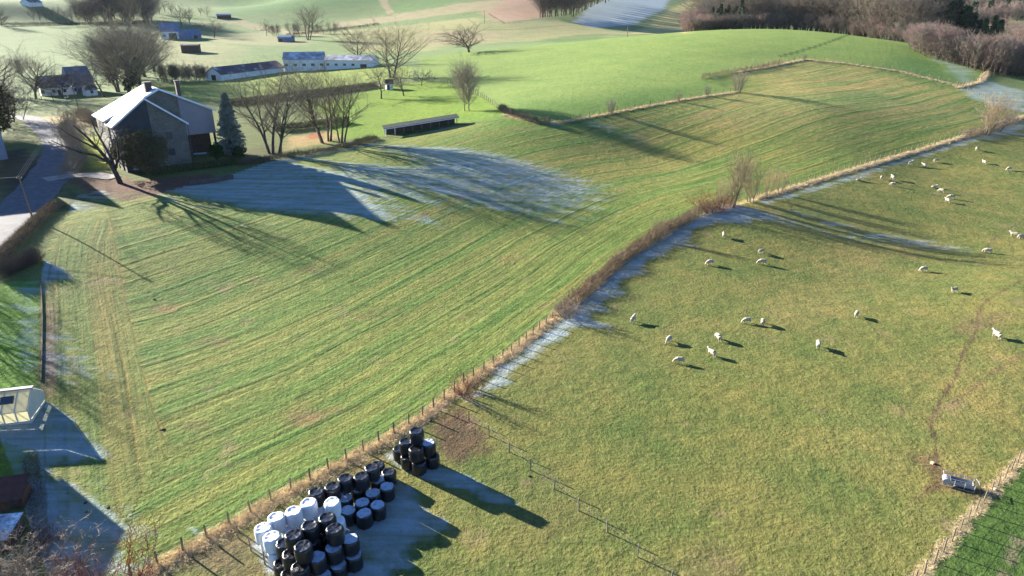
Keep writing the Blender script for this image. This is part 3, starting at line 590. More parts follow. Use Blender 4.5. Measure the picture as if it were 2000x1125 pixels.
for i,(px,py,tp,k,wd_,lb) in enumerate([(250,186,62,'big',1.05,'big ivy-clad bare tree directly behind the farmhouse roof'),(218,160,64,'big',1.05,'wide bare tree at the left of the group behind the farmhouse'),(285,150,28,'big',1.05,'tallest bare tree in the group behind the farmhouse'),(232,180,66,'bigd',1.0,'dense greyish bare tree at the front of the group behind the farmhouse'),(278,168,46,'bigd',1.0,'dense greyish bare tree at the right side of the group behind the farmhouse'),(300,140,62,'bigd',.9,'dense bare tree above the shrub row left of the barns'),(212,150,88,'bigd',.9,'lower grey bare tree at the back left of the group behind the farmhouse'),(44,150,112,'bigd',.9,'dense bare tree behind the lane trees at the far left'),(268,165,58,'tall1',1.2,'bare tree wedged between the two largest trees behind the farmhouse'),(205,190,118,'fruit',1,'small purplish bare tree in front of the group behind the farmhouse'),
  (70,193,104,'oak',.75,'single bare tree by the lane bend, left of the slate-roofed house'),(8,188,98,'oak',.8,'bare tree at the left picture edge above the lane'),(28,205,150,'fruit',1,'low dark tree beside the lane at the left edge'),(22,236,168,'thicket2',1,'scrubby bare thicket behind the gable at the left edge'),(122,190,142,'fruit',.9,'small bare tree in front of the slate-roofed house'),(152,178,150,'fruit',.9,'little bare tree right of the slate-roofed house front'),
  (105,196,160,'fruit',.7,'tiny pruned tree on the green in front of the slate-roofed house'),(603,78,14,'tall1',1.1,'tall thin bare tree above the small blue field shelter'),(355,52,10,'round',.9,'bare tree right behind the blue-roofed farm'),(372,50,14,'round',.8,'bare tree beside the right end of the blue-roofed farm'),(405,32,12,'round',1,'round bare tree in the far row beyond the blue-roofed farm'),(392,30,14,'round',.9,'left tree of the far pair beyond the blue-roofed farm'),
  (418,74,40,'fruit',1,'small bare tree in the field right of the blue-roofed farm'),(395,60,44,'fruit',1,'bushy small tree at the yard of the blue-roofed farm'),(3,50,14,'oak',.8,'reddish bare tree cut by the left picture edge on the far slope')]):
    T(PR[k],'bare_tree',px,py,tp,lb,'tree',rz=i*1.7,wide=wd_*1.12)
# ivy sleeve on the big tree
for i,(px,py,tp) in enumerate(((252,187,150),(262,178,130))):
    L=at(px,py); h=zat(L[0],L[1],tp)-L[2]; o=plant(PR['holly'],'ivy',L,h,('dark ivy mound around the foot of the tree behind the farmhouse','taller dark ivy column on the trunk behind the farmhouse')[i],'ivy',wide=.55)
# rows of small trees by the small field shelter
for i,px in enumerate((521,537,545,572,585,618,632,650)):
    T(PR['thicket2' if i%2 else 'fruit'],'small_tree',px,70-(i>4)*4,42+(i*7)%9-(i>4)*2,('small bare tree in the hedgerow left of the field shelter' if px<560 else 'small bare tree in the hedgerow right of the field shelter'),'tree','hedgerow trees by the field shelter')
for i in range(13):
    px=68+i*12.5; T(PR['wood3'],'row_tree',px,48,12+(i*5)%9,'slim bare tree in the long row along the far pasture','tree','row of slim trees on the far pasture',wide=.8)
for i in range(44):
    px=150+((i*37)%150); py=34+((i*53)%26)*.6+(px>230)*2; T(PR['wood1' if i%3 else 'wood2'],'woodland_tree',px,py,-22+(i*11)%22+(px<190)*14,'hazy bare tree of the wood behind the blue-roofed farm','tree','bare wood behind the far farm',wide=1.25)
for i,(px,py) in enumerate(((288,30),(300,26),(312,28),(322,24),(335,30))): T(PR['round'],'far_tree',px,py,2,'frosty bluish tree on the slope above the blue-roofed farm','tree','frosty far trees')
# pasture hedge shrubs between farm track and barns
for i in range(12):
    px=318+i*8.5; T(PR['thicket2'],'hedge_shrub',px,160-i*.5+(i%3),124+(i*7)%12-(2 if i<5 else 0),'greyish shrub in the row left of the long low barn','shrub','shrub row left of the barns')
# wood on the far slope above the frosted field
for i in range(46):
    px=1056+(i*41)%135; py=35-max(0,px-1112)*.42-((i*29)%18)*.35; L=at(px,max(py,-14)); plant(PR['wood1' if i%3 else 'wood2'],'woodland_tree',L,26+(i*13)%7,'bare tree of the dark wood shading the frosted far field','tree','bare wood above the frosted field',wide=.9)
# the wood along the hill crest
def crestD(px): return np.interp(px,(1330,1400,1550,1660,1780),(388,386,378,350,305))
i=0
for row,dD in enumerate((7,15,24,35,48,62)):
    for px in np.arange(1338+row*5,1800,15 if row<2 else 19):
        i+=1; D=crestD(px)+dD+(i*7)%5; x=(px-1000)/F*(D*CP+16*SP); z=float(hz(x,D)); 
        con=(1383<px<1446 and row<2) or (1686<px<1716 and row==1) or (1775<px and row>1)
        edge=px<1375
        top=(34 if px<1375 else 14 if px<1440 else -8)-(row*7)+((i*11)%9)
        h=max(7,min(33,zat(x,D,top)-z))
        if con: plant(PR['pine' if px<1680 or px>1740 else 'fir'],'conifer',(x,D,z),h,'dark conifer among the bare trees along the hill crest','conifer','conifers in the crest wood',wide=1.1)
        else: plant(PR['thicket' if edge and row<3 else ('wood1','wood2','wood3','wood1')[i%4]],'woodland_tree',(x,D,z),h,('pinkish bare tree at the left end of the crest wood' if edge else 'brown bare tree in the wood along the hill crest'),'tree',('pinkish trees ending the crest wood' if edge else 'bare trees of the crest wood'),wide=1.15)
for k,px in enumerate(np.arange(1345,1785,9)):
    D=crestD(px)+3+(k*7)%4; x=(px-1000)/F*(D*CP+16*SP); plant(PR['thicket2' if k%3 else 'thicket'],'undergrowth_shrub',(x,D,float(hz(x,D))),5+(k*5)%4,'bare understorey shrub at the front of the crest wood','shrub','understorey of the crest wood',wide=1.3)
# conifers and pink thicket right of the crest
for i,(px,D,h) in enumerate(((1770,345,28),(1792,350,27),(1815,352,30),(1838,350,28),(1856,356,26),(1872,352,22),(1890,350,19),(1782,372,30),(1806,378,31),(1830,376,30),(1850,385,28),(1880,392,24),(1905,380,18))):
    x=(px-1000)/F*(D*CP+20*SP); plant(PR['pine'],'conifer',(x,D,float(hz(x,D))),h,'tall dark conifer in the stand behind the pinkish thicket','conifer','conifer stand right of the crest',wide=1.2)
for i,(px,D,h) in enumerate(((1775,335,22),(1788,330,17),(1915,345,17),(1932,350,19),(1945,342,17))):
    x=(px-1000)/F*(D*CP+20*SP); plant(PR['fir'],'conifer',(x,D,float(hz(x,D))),h,('bright green conifer at the left edge of the dark conifer stand' if px<1800 else 'mid green conifer at the right end of the dark conifer stand'),'conifer','green conifers left' if px<1800 else 'green conifers right',wide=1.1)
i=0
for row in range(3):
    for px in np.arange(1786+row*6,2040,11):
        i+=1; py=np.interp(px,(1780,1820,1880,1920,1960,2040),(96,112,128,140,147,152))-row*4.5; L=at(px,py)
        top=np.interp(px,(1780,1800,1830,1870,1920,1960,2040),(66,48,52,66,74,82,90))+(i*13)%12-row*1; h=np.clip(zat(L[0],L[1],top)-L[2],3,14)
        plant(PR['thicket' if (i*7)%10<(6 if px<1900 else 4) else 'thicket2'],'thicket_tree',L,h,'pinkish bare young tree in the thicket below the conifers','tree','pinkish thicket at the right',wide=1.05)
# far hillside beyond
for i in range(46):
    px=1865+(i*31)%170; D=560+((i*67)%11)*42; x=(px-1000)/F*(D*CP+15*SP); con=(i%4==0 and D<820)
    plant(PR['pine' if con else ('wood2','wood1','thicket')[i%3]],'conifer' if con else 'woodland_tree',(x,D,float(hz(x,D))),(20 if con else 16)+(i*7)%5,'bluish distant conifer on the far hillside' if con else 'hazy brown tree on the far hillside at the right','conifer' if con else 'tree','far hillside conifers' if con else 'far hillside trees',wide=1.5)
for i in range(9):
    px=1360+i*52; D=640+(i*37)%90; x=(px-1000)/F*(D*CP+15*SP); plant(PR['wood1'],'woodland_tree',(x,D,float(hz(x,D))),30,'tree of the far wood showing above the crest wood','tree','far wood above the crest',wide=1.5)
for i in range(22):
    px=1905+(i*29)%120; D=400+((i*53)%9)*16; x=(px-1000)/F*(D*CP+22*SP)
    plant(PR[('wood2','thicket','wood1')[i%3]],'woodland_tree',(x,D,float(hz(x,D))),11+(i*7)%6,'greyish bare tree in the dip behind the pinkish thicket','tree','trees in the dip at the right',wide=1.3)
# bushes along the hill fences
for px,py,tp,k,lb in ((1441,181,140,'bush','upright grey bush at the corner of the two hill fences'),(1381,188,168,'bush','small round bush left of the fence corner on the hill'),(1325,198,182,'bush','faint low bush midway along the hill fence'),(1193,222,194,'bush','dark round bush on the lower hill fence'),(1570,118,106,'bush','low dark shrub at the top corner of the far hill bank')):
    T(PR[k],'bush',px,py,tp,lb,'bush',wide=.62)
for px,py,tp,k,lb,w_ in ((1925,262,186,'sapling','pale wispy bare shrub at the upper end of the long fence','1.3'),(1945,256,205,'bush','low bare bush beside the wispy shrub at the upper fence end','1'),(1428,403,300,'sapling','tall pale leafless shrub standing in the long fence hedge','1.0'),(1466,394,318,'sapling','broad grey leafless shrub in the middle of the hedge shrub group','1.05'),(1498,386,330,'sapling','right-hand tan shrub of the hedge shrub group','.8'),(1522,378,332,'sapling','thin straw-coloured shrub ending the hedge shrub group','.9'),(1408,408,350,'sapling','low grey shrub left of the tallest hedge shrub','.8'),(1388,412,376,'bushred','reddish brown bush in the hedge left of the tall shrubs','1.6'),(1284,470,428,'sapling','lone wispy sapling in the brown hedge','.9'),(1106,622,590,'bush','olive bush where the brown hedge meets the open fence','1.3'),(918,772,730,'bushred','russet leafy bush on the fence above the mud patch','1.2')):
    T(PR[k],'shrub',px,py,tp,lb,'shrub',wide=float(w_))
# garden by the road
T(PR['evergreen'],'evergreen_tree',281,340,262,'wide dark evergreen in front of the farmhouse gable','tree',wide=.78)
T(PR['holly'],'evergreen_bush',424,318,276,'dark green bush between farmhouse corner and frosted conifer','bush')
T(PR['holly'],'evergreen_bush',470,312,284,'dark bush behind the frosted conifer','bush',wide=1.3)
# big forked tree by the bank
def forked():
    R=np.random.default_rng(5); o=Proto()
    limbs=[[(0,0,-.3),(-.5,.1,2.0),(-1.2,.2,4.2),(-2.6,.4,6.8),(-4.3,.6,9.4),(-6.2,.9,11.6)],[(-.5,.1,2.0),(-.7,.3,4.6),(-1.5,.4,7.6),(-2.4,.3,10.6),(-2.9,.4,13.2)],[(-1.2,.2,4.2),(-3.4,.2,5.8),(-6.0,.3,6.5),(-8.6,.3,7.8),(-10.6,.5,9.0)],[(-.6,.1,2.6),(.6,.2,5.2),(.9,.4,8.4),(.4,.4,10.8)],[(-2.6,.4,6.8),(-5,.7,8.3),(-7.6,1.2,10.0),(-9.2,1.4,11.6)]]
    mb=MB(); rs=[.55,.36,.30,.26,.22]
    Ps=[];rr=[];Ls=[]
    for L,r_ in zip(limbs,rs):
        n=len(L); mb.tube(L,[r_*(1-.75*i/(n-1)) for i in range(n)],8)
        q=np.array(L); s=np.linspace(0,n-1,9); Ps.append(np.stack([np.interp(s,np.arange(n),q[:,k]) for k in range(3)],1)); rr.append(r_*.8); Ls.append(np.linalg.norm(np.diff(q,axis=0),axis=1).sum())
    P=np.array(Ps); r=np.array(rr); L=np.array(Ls); cr=[]
    for (n,t0,t1,ang,av,lr,sh,r2,ns,wb,up,rm) in ((11,.3,1,48,12,.34,'vase',.45,5,.12,.10,.03),(9,.15,1,42,12,.46,'late',.6,4,.12,.05,.016),(8,.1,1,38,12,.5,'late',.6,3,.12,.02,.011)):
        P,r,L=spawn(P,r,L,n,t0,t1,ang,av,lr,SH[sh],r2,ns,wb,up,R,rm); cr.append(tubes(P,r,3,.25))
    me=bpy.data.meshes.new('trunk'); me.from_pydata(mb.v,[],mb.f); me.materials.append(M['bark_dark']); me.polygons.foreach_set('use_smooth',[True]*len(mb.f)); me.update(); o.trunk=me
    V,q=join(cr); o.crown=raw('crown',V,[q],[M['twig_grey']]); o.h=14; return o
L=at(236,358); plant(forked(),'bare_tree',L,14*.95,'big forked bare tree leaning left over the drive at the field corner','tree',rz=.25)
# near bushes at the lower left
for px,py,tp,k,lb,w_ in ((70,1190,1094,'bush','large pale bare bush at the lower left corner','1.5'),(10,1180,1100,'bush','bare bush in the very corner at the lower left','1.2'),(228,1150,1066,'bushred','russet twiggy bush beside the start of the fence','1.2'),(185,1150,1090,'bushred','low russet bush between the pale bush and the fence','1'),(100,1058,1030,'bushred','small dark red shrub above the pale bush','1.1')):
    T(PR[k],'shrub',px,py,tp,lb,'shrub',wide=float(w_))
# trees beyond the left edge whose shadows cross the garden
for px,D,h,k,lb in ((-190,92,11,'big','bare garden tree beyond the left picture edge, upper'),(-120,75,9,'big','bare garden tree beyond the left picture edge, lower')):
    x=(px-1000)/F*(D*CP+36*SP); plant(PR[k],'bare_tree',(x,D,float(hz(x,D))),h,lb,'tree')

for px,D,h,k,lb in ((-30,176,13,'wood1','unseen dense bare tree added to shade the lane, nearest the gable'),(-75,186,15,'wood2','unseen dense bare tree added to shade the lane, middle one'),(-120,178,14,'wood1','unseen dense bare tree added to shade the lane, outer one'),(-10,196,12,'wood2','dense bare tree at the left edge behind the slate-blue house')):
    x=(px-1000)/F*(D*CP+33*SP); plant(PR[k],'bare_tree',(x,D,float(hz(x,D))),h,lb,'tree',wide=1.2)  # dense trees added past the left edge to shade the upper lane
for px,D,h,lb in ((-55,168,15,'inner unseen evergreen added past the left edge to shade the lane'),(-115,164,15,'outer unseen evergreen added past the left edge to shade the lane')):
    x=(px-1000)/F*(D*CP+33*SP); plant(PR['evergreen'],'evergreen_tree',(x,D,float(hz(x,D))),h,lb,'tree')  # unseen evergreens added as thicker shade casters for the upper lane
# hedges: short twigs or leaves filling a strip ------------------------------------------------------
def hedge(name,path,width,height,n,label,mats,twig=.7,rw=.012,leaf=0,nl=0,group=None,ragged=.25,cat='hedge',sd=1):
    R=np.random.default_rng(sd); p=resample(path,.5); tn=np.gradient(p[:,:2],axis=0); tn/=np.linalg.norm(tn,axis=1)[:,None]; nn=np.c_[-tn[:,1],tn[:,0]]
    o0=p[len(p)//2].copy(); hv=np.interp(np.arange(len(p)),np.linspace(0,len(p)-1,max(2,len(p)//4)),R.uniform(1-ragged,1+ragged*.6,max(2,len(p)//4)))
    def pick(m,pw=1.0):
        i=R.integers(0,len(p),m); s=R.uniform(-.5,.5,m); lim=np.sqrt(np.clip(1-(2*s)**2,.15,1)); z=R.uniform(0,1,m)**pw*height*hv[i]*lim
        xy=p[i,:2]+nn[i]*(s*width)[:,None]+tn[i]*R.uniform(-.3,.3,m)[:,None]; return np.c_[xy,hz(xy[:,0],xy[:,1])+z],i,s
    C,i,s=pick(n,.8); d=np.c_[nn[i]*(s*1.2)[:,None]+R.normal(0,.35,(n,2)),R.uniform(.35,1.2,n)]
    Pt=walk(C-np.array([0,0,.15]),d,R.uniform(.5,1.2,n)*twig,2,.15,.02,R); V,q=tubes(Pt,np.full(n,rw),3,.4)
    e=empty(name,o0); tag(e,label,cat,group); link('twigs',raw('twigs',V-o0,[q],[M[mats[0]]]),e)
    if nl:
        C,i,s=pick(nl,.7); d=R.normal(0,1,(nl,3)); V,q=quads(C,d,R.normal(0,1,(nl,3)),R.uniform(.35,.6,nl)*leaf,R.uniform(.7,1.4,nl)*leaf); link('foliage',raw('foliage',V-o0,[q],[M[mats[1]]]),e)
    return e
def tufts(name,path,width,n,height,label,m,sd=3,bl=9,rw=.02,shift=0,tall=1):
    """rank dead grass along a line"""
    R=np.random.default_rng(sd); p=resample(path,.4); tn=np.gradient(p[:,:2],axis=0); tn/=np.linalg.norm(tn,axis=1)[:,None]; nn=np.c_[-tn[:,1],tn[:,0]]
    i=R.integers(0,len(p),n); s=np.clip(R.normal(0,.27,n),-.6,.6)*width+shift; xy=p[i,:2]+nn[i]*s[:,None]; i=np.repeat(i,bl); b=np.repeat(xy,bl,0)+R.normal(0,.12,(n*bl,2)); m_=len(b)
    C=np.c_[b,hz(b[:,0],b[:,1])-.03]; d=np.c_[R.normal(0,.75,(m_,2)),R.uniform(.35,1.2,m_)]; l=R.uniform(.4,1.15,m_)*height
    Pt=walk(C,d,l,2,.15,-.25,R); V,q=tubes(Pt,np.full(m_,rw),3,.3); o=link(name,raw(name,V,[q],[M[m]])); tag(o,label,'grass',kind='stuff'); return o
def cut(px): return line(px,25)
def off(path,d):
    tn=np.gradient(path[:,:2],axis=0); tn/=np.linalg.norm(tn,axis=1)[:,None]; q=path.copy(); q[:,0]-=tn[:,1]*d; q[:,1]+=tn[:,0]*d; q[:,2]=hz(q[:,0],q[:,1]); return q
FL=[q for q in FENCE]
tufts('dead_grass',cut([(258,1137),(420,1045),(560,965),(700,890),(830,815),(905,752),(1000,690),(1090,617)]),1.5,2400,.5,'straw-coloured rank grass along the fence below the hay field','straw',3,9,.016)
tufts('dead_grass',cut([(1090,617),(1210,512),(1345,430)]),1.7,2800,.6,'straw-coloured rank grass under the brown hedge','straw',4,9,.02)
tufts('dead_grass',cut([(1480,388),(1600,352),(1700,322),(1800,293),(1900,262),(2000,228)]),1.5,2600,.6,'straw-coloured rank grass along the upper fence','straw',5,9,.028)
tufts('dead_grass',cut([(985,225),(1050,240),(1095,240),(1193,222),(1330,196),(1441,180)]),1.3,1300,.7,'straw-coloured rank grass along the hill fence','straw',6,6,.025)
tufts('dead_grass',cut([(1441,141),(1500,132),(1570,117),(1660,126),(1760,141),(1870,168)]),1.4,1100,.7,'straw-coloured rank grass along the far hill bank','straw',7,9,.035)
tufts('dead_grass',cut([(1775,1145),(1825,1092),(1872,1037),(1924,975),(1990,902)]),1.0,500,.3,'pale dry grass beside the fence of the bright crop field','straw',8,9,.012)
tufts('dead_grass',cut([(1870,172),(1915,160),(1928,142)]),1.5,300,1.0,'pale dry grass along the fence below the thicket','straw',18,9,.035)
hedge('hedge',cut([(1095,612),(1150,568),(1210,512),(1290,456),(1345,428),(1400,404),(1425,398)]),1.6,1.7,11000,'brown leafless hedge grown through the fence between the pastures',('twig_tan','leaf_beech'),.9,.014,.09,1600,ragged=.5,sd=2)
hedge('hedge',cut([(1195,528),(1290,458),(1400,406)]),1.2,1.0,2200,'low tangle of tan stems at the foot of the brown hedge',('twig_tan','leaf_beech'),.8,.016,ragged=.5,sd=12)
hedge('hedge',cut([(-10,520),(30,478),(80,428),(112,402)]),2.0,1.25,5000,'clipped grey-brown hedge between the lane and the hay field',('twig_tan','leaf_olive'),.7,.016,.11,5000,ragged=.15,sd=3)
hedge('hedge',cut([(448,206),(500,200),(560,193),(640,182),(735,170)]),2.2,2.0,9000,'long russet beech hedge behind the garden lawn',('twig_brown','leaf_beech'),.5,.02,.2,9000,ragged=.05,sd=4)
hedge('hedge',cut([(300,344),(350,335),(430,325),(470,318)]),2.0,1.6,2500,'dark green clipped hedge at the foot of the farmhouse',('twig_brown','leaf_green'),.4,.012,.12,9000,ragged=.12,sd=5)
hedge('hedge',cut([(470,322),(540,312),(620,300),(690,286),(735,272)]),2.2,1.3,4500,'dark scrubby hedge under the tall bare trees',('twig_brown','leaf_olive'),.9,.016,.13,5000,ragged=.4,sd=6)
hedge('hedge',cut([(540,256),(600,250),(680,240)]),1.8,1.9,2500,'dark trimmed hedge in the garden behind the tall bare trees',('twig_brown','leaf_green'),.5,.016,.16,5500,ragged=.06,sd=7)
hedge('hedge',cut([(130,350),(150,330),(150,295),(128,262),(140,240)]),2.6,2.6,5500,'wispy bare shrubs along the lane below the farmhouse',('twig_grey','leaf_olive'),1.6,.016,ragged=.5,sd=8)
hedge('hedge',cut([(120,236),(160,232),(205,250)]),3,3.2,3500,'reddish bare shrubs between the lane and the farmhouse',('twig_brown','leaf_beech'),1.4,.018,.12,900,ragged=.4,sd=9)
hedge('hedge',cut([(0,540),(40,520),(72,505)]),2.5,1.4,3500,'untidy brown scrub at the end of the roadside hedge',('twig_brown','leaf_beech'),.9,.016,.1,1500,ragged=.4,sd=10)
hedge('hedge',cut([(978,212),(1000,226),(1040,238),(1075,241)]),1.8,1.5,2200,'low dark scrub at the lower corner of the hill meadow',('twig_brown','leaf_olive'),.9,.02,.14,800,ragged=.5,sd=11)
hedge('hedge',cut([(1372,153),(1420,144),(1480,136),(1525,124)]),1.6,1.3,1600,'low scrub bank along the middle of the hill meadow',('twig_tan','leaf_olive'),.8,.03,ragged=.3,sd=13)
hedge('hedge',cut([(0,50),(60,49),(150,48),(235,48)]),3,2.2,1500,'dark field hedge along the far pasture at the left',('twig_brown','leaf_olive'),1.2,.06,.4,2500,ragged=.2,sd=14)
hedge('hedge',cut([(560,70),(620,64),(680,56),(740,48)]),2.5,1.8,1200,'purple-brown field hedge above the white barns',('twig_brown','leaf_beech'),1.2,.06,.4,900,ragged=.3,sd=15)
hedge('hedge',cut([(60,900),(72,960),(78,1040),(85,1100)]),1.0,.8,1500,'dark leafless low hedge beside the shed garden',('twig_brown','leaf_beech'),.5,.012,.08,300,ragged=.3,sd=16)
hedge('hedge',cut([(1880,268),(1930,256),(1985,236)]),2.2,1.6,2500,'dark scrub filling the upper end of the long fence',('twig_brown','leaf_olive'),.9,.02,.12,900,ragged=.4,sd=17)
# ------------------------------------------------------------------ buildings
def wallmat(name,col,scale,mortar,var=.25):
    m,t,b=newmat(name); tc=N(t,'ShaderNodeTexCoord'); mp=N(t,'ShaderNodeMapping'); t.links.new(tc.outputs['Object'],mp.inputs[0])
    sx=N(t,'ShaderNodeSeparateXYZ'); t.links.new(tc.outputs['Object'],sx.inputs[0]); cx=N(t,'ShaderNodeCombineXYZ')
    t.links.new(math_(t,'ADD',sx.outputs[0],sx.outputs[1]),cx.inputs[0]); t.links.new(sx.outputs[2],cx.inputs[1])
    br=N(t,'ShaderNodeTexBrick'); t.links.new(cx.outputs[0],br.inputs[0]); br.inputs['Scale'].default_value=scale; br.inputs['Mortar Size'].default_value=.03
    br.inputs['Color1'].default_value=tuple(c*(1-var) for c in col)+(1,); br.inputs['Color2'].default_value=tuple(c*(1+var) for c in col)+(1,); br.inputs['Mortar'].default_value=mortar+(1,)
    c=mixc(t,1.0,br.outputs[0],ramp(t,noise(t,tc.outputs['Object'],.5,4),.3,.7,(.75,.75,.75,1),(1.2,1.2,1.2,1)),'MULTIPLY'); t.links.new(c,b.inputs['Base Color']); b.inputs['Roughness'].default_value=.9; return m
M['stone']=wallmat('stone',(.135,.12,.095),1.1,(.17,.155,.135)); M['slate_wall']=wallmat('slate_wall',(.05,.052,.062),2.2,(.03,.03,.036),.2)
M['render']=mat('render',(.29,.255,.265),.9,.08,.4); M['white_wall']=mat('white_wall',(.78,.77,.74),.85,.06,.4); M['timber']=mat('timber',(.075,.055,.042),.85,.3,2)
M['slate_frost']=frosted('slate_frost',(.12,.122,.13),amt=.48,scale=.5); M['slate']=frosted('slate',(.055,.065,.085),amt=.25,scale=.5); M['slate_blue']=mat('slate_blue',(.10,.16,.27),.55,.25,.6,spec=.5)
M['sheet_frost']=frosted('sheet_frost',(.25,.225,.225),amt=.4,scale=.35); M['sheet_dark']=frosted('sheet_dark',(.085,.07,.085),amt=.15,scale=.3)
M['glass']=mat('glass',(.05,.06,.075),.15,.1,1,spec=.8); M['brick_dark']=wallmat('brick_dark',(.075,.055,.05),4,(.08,.07,.065)); M['barge']=mat('barge',(.74,.76,.8),.7,.06,1)
M['green_roof']=mat('green_roof',(.035,.042,.032),.7,.4,.8); M['red_roof']=mat('red_roof',(.09,.03,.022),.7,.3,2); M['concrete']=mat('concrete',(.3,.29,.27),.9,.2,1)
M['steel']=mat('steel',(.30,.31,.33),.5,.1,3,spec=.6); M['tarp']=mat('tarp',(.42,.56,.68),.5,.15,2,spec=.5); M['rust']=mat('rust',(.12,.06,.035),.85,.4,2)
def gabled(name,label,cat,loc,rz,lx,ly,eave,ridge,wall,roof,over=.35,off_=0,windows=(),doors=(),eave2=None,gable=None):
    """ridge along local x; centred on loc"""
    e=empty(name,loc,rz); tag(e,label,cat); x0,x1,y0,y1=-lx/2,lx/2,-ly/2,ly/2; eb=eave if eave2 is None else eave2; yr=off_
    mb=MB(); b_=-.8
    mb.add([(x0,y0,b_),(x1,y0,b_),(x1,y0,eave),(x0,y0,eave),(x0,y1,b_),(x1,y1,b_),(x1,y1,eb),(x0,y1,eb),(x0,yr,ridge),(x1,yr,ridge)],[(0,1,2,3),(5,4,7,6)],0)
    g=1 if gable else 0; n=len(mb.v)-10; mb.f+=[(4,0,3,8,7),(1,5,6,9,2)]; mb.m+=[g,g]
    mb.build('wall',[M[wall]]+([M[gable]] if gable else []),e)
    r=MB(); k0=(ridge-eave)/(yr-y0); k1=(ridge-eb)/(y1-yr); t=.16
    r.slab((x0-over,y0-over,eave-k0*over+.02),(x1+over,y0-over,eave-k0*over+.02),(x1+over,yr,ridge+.02),(x0-over,yr,ridge+.02),t)
    r.slab((x1+over,y1+over,eb-k1*over+.02),(x0-over,y1+over,eb-k1*over+.02),(x0-over,yr,ridge+.02),(x1+over,yr,ridge+.02),t)
    r.build('roof',M[roof],e)
    for side,u,z,w,h in windows: opening('window',e,side,u,z,w,h,(x0,x1,y0,y1),'glass','barge')
    for side,u,z,w,h in doors: opening('door',e,side,u,z,w,h,(x0,x1,y0,y1),'timber','barge')
    return e
def opening(name,e,side,u,z,w,h,ext,m,fm):
    """a pane with a raised frame on the front, back, left or right wall"""
    x0,x1,y0,y1=ext; d=.06
    def bx(a,b,c,d_,t0,t1):
        mb=MB()
        if side in 'fb':
            y=y0 if side=='f' else y1; s=-1 if side=='f' else 1; ya,yb=sorted((y+s*t0,y+s*t1)); return mb.box((a,ya,c),(b,yb,d_))
        x=x0 if side=='l' else x1; s=-1 if side=='l' else 1; xa,xb=sorted((x+s*t0,x+s*t1)); return mb.box((xa,a,c),(xb,b,d_))
    o=bx(u-w/2,u+w/2,z,z+h,-.05,.03).build(name,M[m],e); fr_=MB()
    for a,b,c,d_ in ((u-w/2-.08,u-w/2,z-.08,z+h+.08),(u+w/2,u+w/2+.08,z-.08,z+h+.08),(u-w/2,u+w/2,z+h,z+h+.08),(u-w/2,u+w/2,z-.08,z)):
        q=bx(a,b,c,d_,-.04,.07); fr_.add(q.v,q.f)
    fr_.build('frame',M[fm],o)
# the stone farmhouse: two gabled blocks with their ridges side by side
hr=math.radians(39.7); HP=at(376,318)
hs=empty('farmhouse',HP,hr); tag(hs,'large stone farmhouse with frost-white gabled roofs beside the tall bare trees','house')
mb=MB(); mb.prism([(-6.7,-1),(0,-1),(0,8.6),(-6.7,13.72)],0,8); mb.build('wall',M['stone'],hs)
mb=MB(); mb.prism([(-13.4,-1),(-6.7,-1),(-6.7,13.72),(-7.1,14.0),(-13.4,9.3)],-.003,8); o=mb.build('wall',M['slate_wall'],hs); o['label']='dark slate-hung left half of the gable'
rf=MB(); rf.slab((-14.0,-.45,8.87),(-7.1,-.45,14.03),(-7.1,6,14.03),(-14.0,6,8.87),.22); rf.slab((-7.1,-.45,14.03),(.55,-.45,8.2),(.55,6,8.2),(-7.1,6,14.03),.22); rf.build('roof',M['slate_frost'],hs)
for pts_,y in (([(-14.0,8.9),(-7.1,14.06),(.55,8.23)],-.5),([(-14.2,9.35),(-2.65,15.08),(8.3,9.66)],5.45)):
    vb=MB()
    for (xa,za),(xb,zb) in zip(pts_[:-1],pts_[1:]): vb.prism([(xa,za-.12),(xb,zb-.12),(xb,zb+.3),(xa,za+.3)],y-.04,y)
    vb.build('verge_frost_strip',M['barge'],hs)  # pale strips added along the gables, standing in for the frosted roof edge
mb=MB(); mb.prism([(-13.6,-1),(.9,-1),(.9,13.3),(-2.65,15.0),(-13.6,9.6)],6.02,17); mb.build('wall',M['stone'],hs)
mb=MB(); mb.prism([(.9,4.9),(7.7,4.9),(7.7,9.95),(.9,13.3)],6.0,17); o=mb.build('wall',M['render'],hs); o['label']='mauve rendered upper wall over the open bay'
mb=MB(); mb.box((.9,9.5,-1),(7.3,17,4.88)); mb.build('wall',M['timber'],hs)
mb=MB(); mb.box((7.2,6.1,-1),(7.6,6.5,4.9)); mb.build('post',M['timber'],hs)
rf=MB(); rf.slab((-2.65,5.5,15.05),(8.3,5.5,9.63),(8.3,17.4,9.63),(-2.65,17.4,15.05),.24); rf.slab((-14.2,5.5,9.32),(-2.65,5.5,15.05),(-2.65,17.4,15.05),(-14.2,17.4,9.32),.24); rf.build('roof',M['slate_frost'],hs)
mb=MB(); mb.box((-4.6,8.0,13.3),(-3.3,9.2,16.3)); mb.box((-4.7,7.9,16.3),(-3.2,9.3,16.5)); mb.build('chimney',M['brick_dark'],hs)
mb=MB(); mb.box((3.2,14.5,11.8),(4.0,15.4,15.6)); mb.box((3.1,14.4,15.6),(4.1,15.5,15.8)); mb.build('chimney',M['brick_dark'],hs)
mb=MB(); mb.prism([(-13.2,-1),(-9.0,-1),(-9.0,6.6),(-13.2,5.0)],-2.4,-.01); mb.build('porch',M['slate_wall'],hs)
mb=MB(); mb.slab((-13.6,-2.8,4.87),(-8.7,-2.8,6.75),(-8.7,-.02,6.75),(-13.6,-.02,4.87),.18); mb.build('porch_roof',M['slate_frost'],hs)
for x,z in ((-10.2,3.2),(-10.2,6.9),(-3.6,5.6),(-3.6,2.2)): opening('window',hs,'f',x,z,1.0,1.3,(-13.4,0,0 if x>-9 else -.003,8),'glass','timber')
